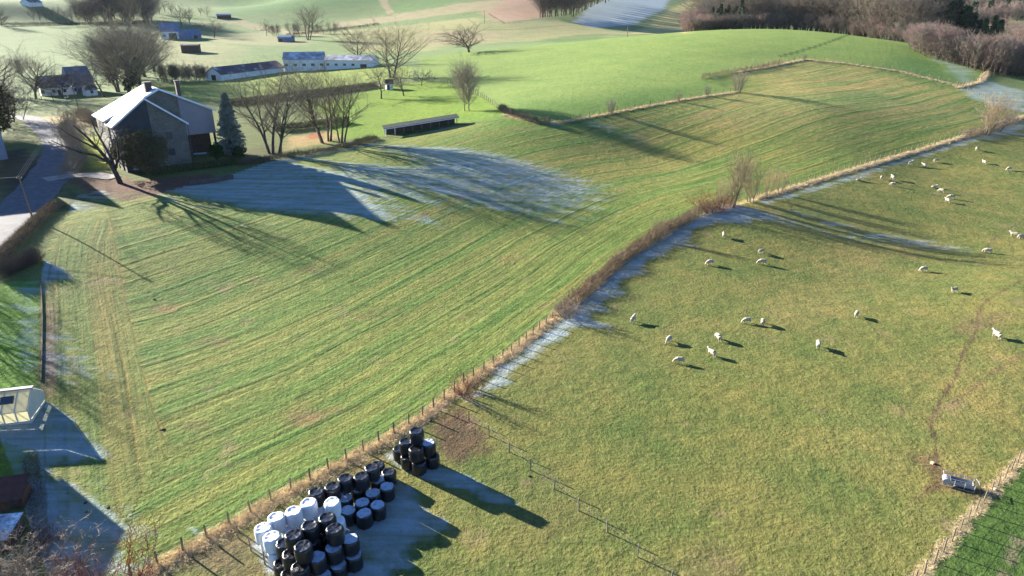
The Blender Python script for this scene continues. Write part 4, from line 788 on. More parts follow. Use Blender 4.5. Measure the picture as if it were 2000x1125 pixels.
for z in (2.2,5.4): opening('window',hs,'l',3,z,1,1.4,(-13.4,0,0,8),'glass','barge')
mb=MB(); mb.tube([(.35,-.12,-.8),(.35,-.12,8.1)],.07,6); mb.build('downpipe',M['wire_steel'],hs)
# neighbours
def shade_from(px,py,h):
    q=at(px,py); L=(h+1)/math.tan(SUN_EL); return q[0]-L*math.cos(SUN_AZ),q[1]-L*math.sin(SUN_AZ)
def mid(a,b): return (at(*a)+at(*b))/2
x,y=shade_from(245,410,15); x,y=x-5.5*math.cos(SUN_AZ),y-5.5*math.sin(SUN_AZ);
gabled('house','slate-blue house with white gable trim cut by the left picture edge','house',(x,y,float(hz(x,y))),SUN_AZ,11,9,9.4,15,'slate_blue','slate_frost',windows=(('r',-2,3,1.2,1.5),('r',2,3,1.2,1.5),('r',0,6.8,1,1.3)),gable='slate_blue')
def barn(name,label,cat,pa,pb,wid,eave,ridge,wall,roof,**k):
    A,B=at(*pa),at(*pb); d=B-A; L=math.hypot(d[0],d[1]); rz=math.atan2(d[1],d[0]); n=np.array([-d[1],d[0]])/L; c=(A+B)/2; c=c.copy(); c[:2]+=n*wid/2; c[2]=min(A[2],B[2],float(hz(c[0],c[1])))
    return gabled(name,label,cat,c,rz,L,wid,eave,ridge,wall,roof,**k)
barn('barn','long low white-ended barn with a dark roof behind the farmhouse','barn',(434,158),(556,140),9,2.6,5.2,'white_wall','sheet_dark',doors=(('l',0,0,2.6,2.2),))
barn('barn','tall white barn with pale frosted roof at the middle of the barn row','barn',(556,141),(634,136),12,5.6,8.4,'white_wall','sheet_frost',windows=[('f',x,2.6,1.6,1.1) for x in (-8,-4,0,4,8)],doors=(('l',0,0,3,3),))
barn('barn','right-hand pale barn partly hidden by the rounded bare tree','barn',(636,137),(728,131),11,4.4,6.2,'white_wall','sheet_frost',windows=[('f',x,2,1.4,1) for x in (-10,-6,-2,2)],doors=(('f',7,0,3,2.8),))
p=at(108,188); barn('house','white-walled house with long dark slate roof beyond the village green','house',(82,188),(150,184),8,3.2,6.8,'white_wall','slate',windows=[('f',x,1,1,1.2) for x in (-5,-1.5,2,5.5)],doors=(('f',.2,0,1,2.1),))
barn('house','blue-roofed house behind the right end of the slate-roofed house','house',(142,182),(186,178),9,4,9.2,'slate_blue','slate_blue',windows=[('f',x,1.2,1,1.2) for x in (-3,0,3)])
barn('house','low white cottage right of the blue-roofed house','house',(170,188),(192,186),5,2.3,3.6,'white_wall','slate',windows=(('f',0,.9,1,1.1),))
barn('farm_building','large blue-roofed farm building far off beyond the field track','farm building',(316,77),(352,76),16,5.2,10.5,'white_wall','slate_blue',doors=(('f',1.5,0,5,4),),windows=(('f',-4,1.6,2,1.6),))
barn('farm_building','low blue wing at the right side of the blue-roofed farm','farm building',(354,77),(394,75),9,3.2,6,'slate_blue','slate_blue',doors=(('f',3,0,3,2.6),))
barn('shed','dark flat-topped shed in the field in front of the blue-roofed farm','shed',(355,104),(389,103),6,4.2,4.7,'timber','sheet_dark')
barn('field_shelter','small blue field shelter under the hedgerow trees','shelter',(543,82),(568,82),6,3.0,4.0,'slate_blue','slate_blue',doors=(('f',-2.5,0,3,2.2),))
barn('garden_hut','small whitish garden hut between the dark fruit trees','hut',(755,176),(768,175),3.2,2.3,3.3,'white_wall','timber',doors=(('f',-.4,0,.8,1.8),),windows=(('l',0,.9,.9,.9),))
barn('cottage','tiny white-walled cottage in the trees on the far left skyline','house',(60,14),(84,12),9,4,7,'white_wall','slate')
barn('vehicle_shed','low dark shed in the field beyond the farm track','shed',(424,37),(452,36),8,3,4,'timber','slate_blue')
# pole barn along the garden edge
A,B=at(754,266),at(892,243); d=B-A; L=math.hypot(d[0],d[1]); rz=math.atan2(d[1],d[0])
e=empty('open_shelter',A,rz); tag(e,'long open-fronted shelter with a dark mossy roof along the lawn edge','shelter'); dz=(B[2]-A[2])
mb=MB(); mb.slab((-.6,-.5,1.85),(L+.6,-.5,1.85+dz),(L+.6,2.4,2.25+dz),(-.6,2.4,2.25),.12); mb.build('roof',M['green_roof'],e)
mb=MB(); mb.slab((-.6,-.58,1.72),(L+.6,-.58,1.72+dz),(L+.6,-.58,1.88+dz),(-.6,-.58,1.88),.07); mb.build('fascia',M['barge'],e)
mb=MB(); mb.slab((0,2.2,-.4),(L,2.2,-.4+dz),(L,2.2,2.15+dz),(0,2.2,2.15),.1); mb.build('wall',M['timber'],e)
for i in range(9):
    x=L*i/8; MB().box((x-.08,-.3,-.4+dz*i/8),(x+.08,-.14,1.8+dz*i/8)).build('post',M['barge'] if i<2 else M['post_wood'],e)
# greenhouse at the left edge
def clear(name,col,k):
    m,t,b=newmat(name); tr=N(t,'ShaderNodeBsdfTranslucent'); tr.inputs[0].default_value=col+(1,); tp=N(t,'ShaderNodeBsdfTransparent'); tp.inputs[0].default_value=col+(1,)
    b.inputs['Base Color'].default_value=col+(1,); b.inputs['Roughness'].default_value=.4
    a=N(t,'ShaderNodeMixShader'); a.inputs[0].default_value=.55; t.links.new(b.outputs[0],a.inputs[1]); t.links.new(tr.outputs[0],a.inputs[2])
    c=N(t,'ShaderNodeMixShader'); c.inputs[0].default_value=k; t.links.new(a.outputs[0],c.inputs[1]); t.links.new(tp.outputs[0],c.inputs[2]); t.links.new(c.outputs[0],t.nodes['Material Output'].inputs[0]); return m
M['panel']=clear('panel',(.74,.71,.56),.12); M['pane']=clear('pane',(.93,.93,.9),.88); M['cream']=mat('cream',(.55,.52,.42),.7,.1,2)
G=at(62,826); e=empty('greenhouse',G,math.radians(14)); tag(e,'cream panelled greenhouse with a frosted ridge at the left edge','greenhouse')
W_,D_,h0,h1=6.4,3.6,1.35,2.75
for k in range(6):
    x0_,x1_=-W_+k*W_/6+.05,-W_+(k+1)*W_/6-.05
    MB().slab((x0_,-.1,h0+.05),(x1_,-.1,h0+.05),(x1_,D_/2-.05,h1),(x0_,D_/2-.05,h1),.03).build('roof_panel',M['panel'],e); MB().slab((x1_,D_+.1,h0+.05),(x0_,D_+.1,h0+.05),(x0_,D_/2+.05,h1),(x1_,D_/2+.05,h1),.03).build('roof_panel',M['pane'],e)
    x0_+=.01; MB().box((x0_,0,.35),(x0_+W_/6-.12,.03,h0-.08)).build('window',M['panel'],e); MB().box((x0_,D_-.03,.35),(x0_+W_/6-.12,D_,h0-.08)).build('window',M['pane'],e)
mb=MB(); mb.box((-W_,-.02,-.3),(0,.06,.3)); mb.box((-W_,D_-.06,-.3),(0,D_+.02,.3)); mb.box((-.06,.06,-.3),(.02,D_-.06,.3)); mb.prism([(0,h0-.9),(D_,h0-.9),(D_,h0),(D_/2,h1-.06),(0,h0)],-.02,.02); n8=len(mb.v)-10
mb.v[n8:]=[(y_,x_,z_) for x_,y_,z_ in mb.v[n8:]]; mb.build('wall',M['cream'],e)
fr_=MB()
for k in range(7):
    x=-W_+k*W_/6; fr_.box((x-.05,-.04,.3),(x+.05,.05,h0)); fr_.box((x-.05,D_-.05,.3),(x+.05,D_+.04,h0)); fr_.tube([(x,-.12,h0+.06),(x,D_/2,h1+.05),(x,D_+.12,h0+.06)],.05,5)
for z in (h0-.07,): fr_.box((-W_,-.05,z),(0,.052,z+.1)); fr_.box((-W_,D_-.052,z),(0,D_+.05,z+.1))
fr_.build('frame',M['cream'],e)
mb=MB(); mb.box((-W_-.15,D_/2-.22,h1-.02),(.15,D_/2+.22,h1+.1)); mb.build('ridge_board',M['sheet_frost'],e)
mb=MB(); mb.slab((-2.3,.5,h0+.62),(-1.2,.5,h0+.62),(-1.2,1.1,h0+1.09),(-2.3,1.1,h0+1.09),.08); mb.build('roof_vent',M['glass'],e)
# sheds in the shaded garden, lower left
p=at(48,992); e=empty('garden_shed',p,math.radians(16)); tag(e,'low dark red garden shed with a sloping roof at the lower left edge','shed')
mb=MB(); mb.prism([(-3.4,-.3),(0,-.3),(0,1.05),(-3.4,1.05)],0,1.9); mb.build('wall',M['rust'],e)
mb=MB(); mb.slab((-3.6,-.25,1.0),(.15,-.25,1.0),(.15,2.1,1.75),(-3.6,2.1,1.75),.06); mb.build('roof',M['red_roof'],e)
MB().box((-.9,-.04,.05),(-.2,.0-.004,.95)).build('door',M['timber'],e)
p=at(20,1078); e=empty('animal_hutch',p,math.radians(8)); tag(e,'small dark hutch with a white frosted lid at the lower left edge','hutch')
mb=MB(); mb.box((-2.2,0,-.3),(0,2.3,1.15)); mb.build('wall',M['timber'],e)
mb=MB(); mb.slab((-2.35,-.12,1.17),(.12,-.12,1.17),(.12,2.45,1.45),(-2.35,2.45,1.45),.07); mb.build('roof',M['slate_frost'],e)
MB().box((-1.5,-.03,.2),(-.5,-.004,.95)).build('door',M['rust'],e)
MB().box((.004,.8,.1),(.06,.9,1.1)).build('post',M['post_wood'],e)
p=at(6,905); e=empty('goal_frame',p,math.radians(-30)); tag(e,'thin dark metal frame standing on the left lawn','frame')
MB().tube([(-1.6,0,0),(-1.6,0,1.1),(.5,0,1.1),(.5,0,0)],.03,6).build('rail',M['sheet_dark'],e)
x,y=-55.9,53.9; gabled('house','white house beyond the left picture edge that shades the garden','house',(x,y,float(hz(x,y))),SUN_AZ,8,7.6,5.7,6.7,'white_wall','slate',windows=(('f',-2,1,1.2,1.2),('f',2,1,1.2,1.2)),doors=(('f',0,0,1,2.1),))
for px,D,h in ((-75,128,6),):
    x=(px-1000)/F*(D*CP+33*SP); gabled('house','house beyond the left edge above the lane','house',(x,D,float(hz(x,D))),math.radians(20),10,8,h,h+3,'white_wall','slate',windows=(('f',-2,1,1.2,1.2),('f',2,1,1.2,1.2)))
# low stone garden wall below the farmhouse
def wall_run(name,label,px,th,h,m,step=2):
    p=resample(cut(px),step); e0=p[0].copy(); mb=MB(); tn=np.gradient(p[:,:2],axis=0); tn/=np.linalg.norm(tn,axis=1)[:,None]
    vs=[];fs=[]
    for q,t_ in zip(p,tn):
        nx,ny=-t_[1]*th/2,t_[0]*th/2; x,y,z=q-e0
        vs+=[(x-nx,y-ny,z-.3),(x+nx,y+ny,z-.3),(x+nx,y+ny,z+h),(x-nx,y-ny,z+h)]
    n=len(p)
    for i in range(n-1):
        for j in range(4): fs.append((i*4+j,i*4+(j+1)%4,(i+1)*4+(j+1)%4,(i+1)*4+j))
    fs+=[(3,2,1,0),((n-1)*4,(n-1)*4+1,(n-1)*4+2,(n-1)*4+3)]
    mb.add(vs,fs); o=mb.build(name,M[m],None,e0); return tag(o,label,'wall')
wall_run('garden_wall','low dark stone wall at the field edge below the farmhouse',[(370,362),(410,358),(455,349)],.6,.9,'brick_dark')
wall_run('garden_wall','dark low edging wall between the green garden and the hay field',[(80,548),(83,620),(82,700),(80,745)],.12,.16,'timber')
# things in the farmhouse garden
p=at(276,334); e=empty('covered_cart',p,.5); tag(e,'small cart under a pale blue cover by the dark evergreen','cart')
mb=MB(); mb.prism([(-1.3,.5),(1.3,.5),(1.35,1.0),(.9,1.35),(-.7,1.45),(-1.3,1.1)],-.75,.75); mb.build('cover',M['tarp'],e)
for sx in (-.8,.8):
    for sy in (-.7,.7): MB().tube([(sx,sy-.08,.3),(sx,sy+.08,.3)],.3,12).build('wheel',M['sheet_dark'],e)
p=at(392,306); e=empty('garden_table',p,.3); tag(e,'pale garden table beside the farmhouse corner','table')
MB().box((-1.3,-.8,.7),(1.3,.8,.77)).build('tabletop',M['tarp'],e)
for sx in (-1.1,1.1):
    for sy in (-.6,.6): MB().box((sx-.05,sy-.05,-.1),(sx+.05,sy+.05,.7)).build('leg',M['timber'],e)

# ------------------------------------------------------------------ poles and cables
def pole(name,px,py,top,lean,label,r=.14):
    L=at(px,py); h=zat(L[0],L[1],top)-L[2]; e=empty(name,L); tag(e,label,'pole')
    MB().tube([(0,0,-.5),(lean*.5,0,h*.5),(lean,0,h)],[r,r*.85,r*.7],8).build('mast',M['post_wood'],e)
    MB().tube([(lean-.45,0,h-.35),(lean+.45,0,h-.35)],.05,6).build('crossarm',M['post_wood'],e)
    for dx in (-.38,0,.38): MB().tube([(lean+dx,0,h-.3),(lean+dx,0,h-.12)],.035,6).build('insulator',M['barge'],e)
    return L+np.array([lean,0,h-.15])
T1=pole('telephone_pole',65,429,344,-.35,'wooden telephone pole in the clipped roadside hedge')
T2=pole('telephone_pole',155,216,164,-.5,'leaning dark telephone pole beside the lane bend')
T3=pole('power_pole',946,46,20,0,'thin far power pole on the slope beyond the lone oak',.2)
T4=pole('power_pole',1225,72,52,0,'small far pole at the edge of the hill meadow',.2)
e_=np.array([-130,96,13.5])
for k,dx in enumerate((-.38,0,.38)):
    for a,b,lb in ((T2,T1,'overhead cable between the two telephone poles'),(T1,e_,'overhead cable from the hedge pole out to the left edge')):
        s=np.linspace(0,1,12)[:,None]; q=a+(b-a)*s; q[:,2]-=(4*s*(1-s))[:,0]*.9; q[:,0]+=dx; o=MB().tube(q,.016,5).build('cable',M['wire_steel']); tag(o,lb,'cable','overhead cables' if a is T2 else 'overhead cables to the left')

# ------------------------------------------------------------------ fences
def post_mesh(h,r,sq,seed):
    R=random.Random(seed); mb=MB(); l=R.uniform(-.05,.05); mb.tube([(0,0,-.4),(l*.5,0,h*.5),(l,R.uniform(-.05,.05),h*.94),(l,0,h)],[r,r,r*.95,r*.6],sq); return mb
def fence(label,px,step,h,r=.06,wires=(.45,.8,1.1),name='fence',maxp=100,m='post_wood'):
    p=resample(line(px,25),step)[:maxp]; o0=p[0].copy(); e=empty(name,o0); tag(e,label,'fence'); me=[]
    for i in range(4):
        o=post_mesh(h,r,6,i).build('post',M[m],e); me.append(o.data); o.location=p[i]-o0
    for i,q in enumerate(p[4:]):
        o=link('post',me[i%4],e); o.location=q-o0; o.rotation_euler=(0,0,i*1.3)
    for z in wires: MB().tube([tuple(q-o0+np.array([0,0,z*h/1.2])) for q in p],.006,4).build('wire',M['wire_steel'],e)
    return e
fence('post and wire fence beside the bale stacks along the hay field',[(258,1132),(420,1042),(560,962),(700,887),(830,812),(905,750)],1.75,1.25,.075)
fence('post and wire fence between mud patch and brown hedge',[(905,750),(1000,688),(1080,623),(1150,566),(1210,508)],1.8,1.2,.07)
fence('old fence posts inside the brown hedge',[(1212,507),(1290,454),(1345,426),(1400,404),(1478,385)],3,1.3,.07)
fence('post fence along the upper end of the sheep pasture',[(1482,384),(1600,349),(1700,319),(1800,290),(1900,259),(1985,238)],2.2,1.4,.08)
fence('thin post fence around the bale yard in the pasture',[(916,823),(955,851),(993,882),(1036,918),(1082,955),(1132,999),(1190,1043),(1250,1092),(1310,1140)],3.1,1.2,.055,m='bark_pale')
fence('fence between sheep pasture and bright green crop',[(1784,1142),(1831,1092),(1876,1035),(1926,975),(1965,930),(2000,888)],1.55,1.25,.05)
fence('post fence climbing along the hill meadow',[(985,224),(1050,238),(1095,239),(1193,221),(1330,195),(1441,179)],3,1.5,.09)
fence('post fence on the bank in the middle of the hill meadow',[(1372,153),(1440,139),(1570,115)],3.5,1.5,.10)
fence('post fence along the far top of the striped field',[(1572,115),(1660,124),(1760,139),(1868,167),(1935,196)],3.2,1.5,.10)
fence('fence curving down from the thicket to the frosted corner',[(1868,172),(1915,158),(1930,140)],2.6,1.5,.10)
fence('garden fence between the lawn and the hill meadow',[(832,152),(880,164),(940,189),(985,221)],3,1.3,.08)
fence('short post fence along the paddock behind the garden hut',[(800,150),(840,158),(880,163)],4,1.3,.08)
fence('wire fence below the slate-roofed house on the green',[(60,196),(120,192),(200,190)],3.5,1.2,.08)
fence('fence with bare rails in the mud yard below the bales',[(466,1052),(500,1085),(545,1130)],2.2,1.2,.06,wires=(.6,1.1))
def gate(px0,px1,label):
    A,B=at(*px0),at(*px1); d=B-A; L=math.hypot(d[0],d[1]); e=empty('field_gate',A,math.atan2(d[1],d[0])); tag(e,label,'gate')
    mb=MB()
    for z in (.25,.5,.75,1.0,1.2): mb.tube([(0,0,z),(L,0,z)],.03,6)
    for x in (0,L*.5,L): mb.tube([(x,0,.2),(x,0,1.25)],.03,6)
    mb.build('rail',M['steel'],e)
    for x in (-.12,L+.12): MB().box((x-.07,-.07,-.4),(x+.07,.07,1.35)).build('gate_post',M['post_wood'],e)


# ------------------------------------------------------------------ livestock drinker
A=at(1852,945); e=empty('water_trough',A,math.radians(-27),.8); tag(e,'galvanised livestock drinker with tube frame standing on mud by the crop fence','trough')
mb=MB(); pr_=[(-.45,.75),(-.42,.35),(-.25,.15),(.25,.15),(.42,.35),(.45,.75)]
out=[(0.0,y,z) for y,z in pr_]+[(2.1,y,z) for y,z in pr_]; n=6
mb.add(out,[(i,i+1,i+1+n,i+n) for i in range(n-1)]+[tuple(range(n-1,-1,-1)),tuple(range(n,2*n))]); inn=[(x*.94+.05,y*.9,z+.04) for x,y,z in out]
mb.add(inn,[(i+n,i+1+n,i+1,i) for i in range(n-1)]+[tuple(range(n)),tuple(range(2*n-1,n-1,-1))]); mb.build('basin',M['steel'],e)
MB().box((.12,-.36,.50),(1.98,.36,.54)).build('water',M['glass'],e)
mb=MB(); mb.tube([(-.3,-.44,.5),(-.3,.44,.5)],.3,18); mb.build('tank',[M['steel']],e,smoothf=False)
mb=MB()
for s in (-1,1):
    mb.tube([(-.6,s*.58,.12),(-.6,s*.58,1.05),(2.25,s*.58,1.05),(2.5,s*.3,.95)],.032,6); mb.tube([(-.5,s*.58,.12),(2.2,s*.58,.12)],.032,6)
    for x in (.4,1.3,2.15): mb.tube([(x,s*.58,.08),(x,s*.58,1.05)],.028,6)
mb.tube([(2.5,-.3,.95),(2.5,.3,.95)],.032,6); mb.tube([(2.25,-.58,1.05),(2.25,.58,.12)],.026,6); mb.tube([(-.6,-.58,1.05),(-.6,.58,1.05)],.03,6); mb.build('frame',M['steel'],e)
for s in (-1,1): MB().tube([(.5,s*.66,.22),(.5,s*.76,.22)],.24,14).build('wheel',M['sheet_dark'],e)
for px,py,lb in ((1821,905,'small yellow mineral block at the end of the mud path'),(1941,956,'small yellow mineral block by the crop fence')):
    p=at(px,py); o=MB().prism([(-.14,-.02),(.14,-.02),(.15,.08),(.09,.16),(-.1,.16),(-.15,.07)],-.12,.12).build('mineral_block',mat('salt',(.6,.52,.26),.8,.15,5),None,p,.5); tag(o,lb,'lick block')
# mole hills and stones in the field, small dark clods
# ------------------------------------------------------------------ wrapped silage bales
def film(name,col,frost_=False,rough=.28):
    m,t,b=newmat(name); tc=N(t,'ShaderNodeTexCoord'); oi=N(t,'ShaderNodeObjectInfo'); ad=N(t,'ShaderNodeVectorMath',operation='ADD'); t.links.new(tc.outputs['Object'],ad.inputs[0]); t.links.new(oi.outputs['Random'],ad.inputs[1])
    n=noise(t,ad.outputs[0],2.2,4,.6); c=mixc(t,n,tuple(x*.7 for x in col),tuple(min(1,x*1.25) for x in col)); r=rough
    if frost_:
        g=N(t,'ShaderNodeNewGeometry'); sx=N(t,'ShaderNodeSeparateXYZ'); t.links.new(g.outputs['Normal'],sx.inputs[0]); f=math_(t,'MULTIPLY',ramp(t,sx.outputs[2],.82,.97),ramp(t,noise(t,ad.outputs[0],3.5,4,.6),.2,.5))
        c=mixc(t,f,c,(.42,.47,.56)); t.links.new(math_(t,'MULTIPLY_ADD',f,.5,rough),b.inputs['Roughness'])
    else: b.inputs['Roughness'].default_value=r
    t.links.new(c,b.inputs['Base Color']); b.inputs['Specular IOR Level'].default_value=.5
    mp=N(t,'ShaderNodeMapping'); mp.inputs['Scale'].default_value=(3,3,9); t.links.new(ad.outputs[0],mp.inputs[0])
    bp=N(t,'ShaderNodeBump',i_Strength=.5,i_Distance=.035); t.links.new(noise(t,mp.outputs[0],1.6,4,.6,.4),bp.inputs['Height']); t.links.new(bp.outputs[0],b.inputs['Normal']); return m
M['film_black']=film('film_black',(.014,.014,.017)); M['film_frost']=film('film_frost',(.014,.014,.017),True); M['film_white']=film('film_white',(.86,.89,.93),rough=.4)
def bale_mesh(seed,m):
    R=random.Random(seed); prof=[(0,-.02),(.35,0),(.54,.02),(.605,.09),(.625,.25),(.63,.6),(.625,.95),(.608,1.1),(.55,1.185),(.47,1.2),(.40,1.165),(.2,1.155),(0,1.15)]; k=28; vs=[];fs=[]
    ph=[R.uniform(0,6.28) for _ in range(6)]
    for i,(r_,z) in enumerate(prof):
        for j in range(k):
            a=2*PI*j/k; w=1+.018*math.sin(2*a+ph[0])+.012*math.sin(5*a+ph[1]+z*3)+.008*math.sin(9*a+ph[2]-z*5); dz=.022*math.sin(3*a+ph[3])*(z>1)+.018*math.sin(7*a+ph[4])*(z>1.1)
            vs.append((r_*w*math.cos(a),r_*w*math.sin(a),z+dz*min(1,r_*2)))
    for i in range(len(prof)-1):
        for j in range(k): fs.append((i*k+j,i*k+(j+1)%k,(i+1)*k+(j+1)%k,(i+1)*k+j))
    mb=MB(); mb.add(vs,fs); me=bpy.data.meshes.new('wrapped_bale'); me.from_pydata(mb.v,[],mb.f); me.materials.append(M[m]); me.polygons.foreach_set('use_smooth',[True]*len(fs)); me.update(); return me
BM={m:[bale_mesh(i*7+j,m) for i in range(3)] for j,m in enumerate(('film_black','film_frost','film_white'))}
BH=1.2
LST=[ # top centre px, py, tier, film, label, group
(600,976,2,'film_white','white bale at the right end of the upper white row, touching the black back row'),(573,992,2,'film_white','second white bale from the right in the upper white row'),(544,1005,2,'film_white','third white bale from the right in the upper white row'),(518,1023,2,'film_white','leftmost bright white bale nearest the fence'),(533,1045,2,'film_white','white bale with a dented top at the front left of the white bales'),
(648,977,2,'film_white','shaded white bale between the black back row and the front black stack'),(624,997,1,'film_white','low shaded white bale right of centre behind the front black stack'),(597,1013,1,'film_white','low shaded white bale in the middle behind the front black stack'),(568,1028,1,'film_white','low shaded white bale at the left behind the front black stack'),(663,1008,1,'film_white','low white bale peeping out at the right beside the front black stack'),
(634,1008,3,'film_black','sunlit-topped black bale at the back right of the front stack'),(604,1022,3,'film_black','sunlit-topped black bale in the middle of the back edge of the front stack'),(577,1037,3,'film_black','black bale with a bright glint on its rim at the front stack'),(653,1028,3,'film_black','topmost black bale at the right side of the front stack'),(591,1062,3,'film_black','tall black bale standing highest at the near corner of the front stack'),
(552,1056,2,'film_black','leftmost black bale of the front stack beside the white bales'),(566,1076,2,'film_black','black bale squeezed in the left flank of the front stack'),(589,1100,2,'film_black','dull-topped black bale directly below the highest near corner bale'),
(648,1067,2,'film_frost','black bale with a wide frosted top in the middle of the front stack right flank'),(621,1082,2,'film_frost','frost-topped black bale just right of the highest near corner bale'),(679,1051,2,'film_frost','frost-topped black bale at the upper right of the front stack'),
(658,1100,1,'film_frost','low frost-topped black bale below the wide frosted one'),(687,1082,1,'film_frost','low frost-topped black bale at the far right foot of the front stack'),(632,1118,1,'film_frost','frost-topped black bale cut by the bottom picture edge'),(551,1096,1,'film_black','low black bale at the left foot of the front stack'),(566,1116,1,'film_black','low black bale at the bottom left of the front stack, cut by the picture edge'),
(624,958,2,'film_black','black bale of the back row next to the white bales'),(648,946,2,'film_black','second black bale of the back row, slumped'),(672,935,2,'film_black','third black bale of the back row with a round glossy rim'),(698,927,2,'film_black','fourth black bale of the back row along the fence'),(722,913,2,'film_black','fifth black bale of the back row along the fence'),(737,906,1,'film_black','farthest black bale at the end of the back row'),(757,921,1,'film_black','black bale with a creased top at the far right end of the back rows'),
(699,951,1,'film_frost','frosted bale with a bright torn film scrap behind the middle of the back stack'),(673,970,1,'film_frost','frost-topped bale at the left of the back stack near the white bales'),(726,963,1,'film_frost','frost-topped bale in the centre of the back stack'),(750,948,1,'film_frost','frost-topped bale at the right of the back stack'),(740,935,1,'film_frost','narrowly seen frosted bale behind the right bale of the back stack'),(735,985,1,'film_frost','frost-topped bale at the near right of the back stack'),(712,998,1,'film_frost','darker frost-topped bale nearest the camera in the back stack'),(682,994,1,'film_frost','half hidden frosted bale behind the near bales of the back stack'),(705,979,1,'film_frost','frosted bale mostly hidden in the middle of the back stack'),
(813,839,3,'film_black','topmost black bale of the small stack by the mud patch'),(793,860,2,'film_black','left second-layer bale of the small stack by the mud patch'),(813,874,2,'film_black','front second-layer bale with a bright rim in the small stack by the mud'),(836,863,2,'film_frost','frost-topped right bale of the small stack by the mud patch'),(781,874,1,'film_black','left bottom bale of the small stack by the mud patch'),(796,889,1,'film_black','bottom bale second from the left in the small stack by the mud'),(818,899,1,'film_black','front bottom bale of the small stack by the mud patch'),(844,887,1,'film_black','right bottom bale of the small stack by the mud patch')]
B=[]
for px,py,tr_,m,lb in LST:
    q=onz(px,py,tr_*BH*.985+.05); B.append([q[0],q[1],tr_,m,lb,None])
# support bales under upper ones, only where a layer below has nobody
for it in range(3,1,-1):
    for b_ in [x for x in B if x[2]==it]:
        near_=[c for c in B if c[2]==it-1 and math.hypot(c[0]-b_[0],c[1]-b_[1])<.95]
        if not near_: m='film_white' if b_[3]=='film_white' else 'film_black'; B.append([b_[0]+.04,b_[1]-.03,it-1,m,('white bale' if m=='film_white' else 'black bale')+' in a lower layer carrying the bales above','lower white bales' if m=='film_white' else 'lower black bales'])
for it in range(40):      # settle: bales of one layer cannot overlap
    for i in range(len(B)):
        for j in range(i):
            if B[i][2]==B[j][2]:
                dx,dy=B[i][0]-B[j][0],B[i][1]-B[j][1]; d=math.hypot(dx,dy)
                if 1e-6<d<1.25: k=(1.25-d)/d*.25; B[i][0]+=dx*k; B[i][1]+=dy*k; B[j][0]-=dx*k; B[j][1]-=dy*k
for n_,(x,y,tr_,m,lb,g) in enumerate(B):
    o=link('wrapped_bale',BM[m][n_%3],None,(x,y,float(hz(x,y))+(tr_-1)*BH*.97+.01),n_*1.7); tag(o,lb,'bale',g or 'wrapped silage bales')
    if tr_==1: o.scale=(1,1,1.0)

# ------------------------------------------------------------------ sheep
def sheep_mesh(pose):
    """one continuous skinned body: trunk, neck, head, ears and four jointed legs"""
    V=[];E=[];Rr=[]
    def v(x,y,z,r_,p=None,ry=None):
        V.append((x,y,z)); Rr.append((r_,ry or r_)); 
        if p is not None: E.append((p,len(V)-1))
        return len(V)-1
    lz=0 if pose!='lie' else -.34
    a=v(-.08,0,.66+lz,.27); b=v(.22,0,.66+lz,.27,a); c=v(.42,0,.68+lz,.21,b); d=v(-.38,0,.67+lz,.25,a); e=v(-.55,0,.66+lz,.15,d); v(-.63,0,.52+lz,.045,e)
    if pose=='graze': n=v(.60,0,.56,.135,c); h=v(.74,0,.34,.085,n); h2=v(.80,0,.2,.075,h); v(.84,0,.08,.05,h2)
    elif pose=='lie': n=v(.58,0,.50,.13,c); h=v(.68,0,.66,.085,n); h2=v(.80,0,.64,.075,h); v(.92,0,.58,.05,h2)
    else: n=v(.58,0,.82,.135,c); h=v(.68,0,.96,.085,n); h2=v(.80,0,.94,.078,h); v(.93,0,.87,.05,h2)
    hz_=V[h]
    for s in (-1,1): v(hz_[0]-.02,s*.15,hz_[2]+.02,.03,h)
    for s in (-1,1):
        if pose=='lie':
            k=v(.36,s*.16,.2,.07,c); v(.55,s*.17,.07,.04,k); k=v(-.38,s*.2,.2,.1,d); v(-.15,s*.26,.07,.045,k)
        else:
            o_=.05*s*(1 if pose=='graze' else .6); k=v(.40+o_,s*.14,.38,.07,c); k2=v(.39+o_,s*.14,.2,.04,k); v(.41+o_,s*.14,.02,.04,k2)
            k=v(-.42-o_,s*.15,.42,.10,d); k2=v(-.52-o_,s*.15,.24,.045,k); v(-.49-o_,s*.15,.02,.04,k2)
    me=bpy.data.meshes.new('tmp'); me.from_pydata(V,E,[]); o=bpy.data.objects.new('tmp',me); COL.objects.link(o)
    m=o.modifiers.new('skin','SKIN')
    for i,sv in enumerate(me.skin_vertices[0].data): sv.radius=Rr[i]; sv.use_root=(i==0)
    s=o.modifiers.new('sub','SUBSURF'); s.levels=2; s.render_levels=2
    dg=bpy.context.evaluated_depsgraph_get(); r_=bpy.data.meshes.new_from_object(o.evaluated_get(dg)); bpy.data.objects.remove(o)
    r_.name='sheep'; r_.materials.clear(); r_.materials.append(M['fleece']); r_.materials.append(M['sheep_face'])
    for p in r_.polygons:
        c_=p.center; leg=pose!='lie' and c_.z<.34 and abs(c_.y)>.06; head=c_.x>(.70 if pose=='graze' else .66) or (pose=='graze' and c_.x>.62 and c_.z<.42)
        p.material_index=1 if leg or head else 0; p.use_smooth=True
    return r_
SM={k:sheep_mesh(k) for k in ('stand','graze','lie')}
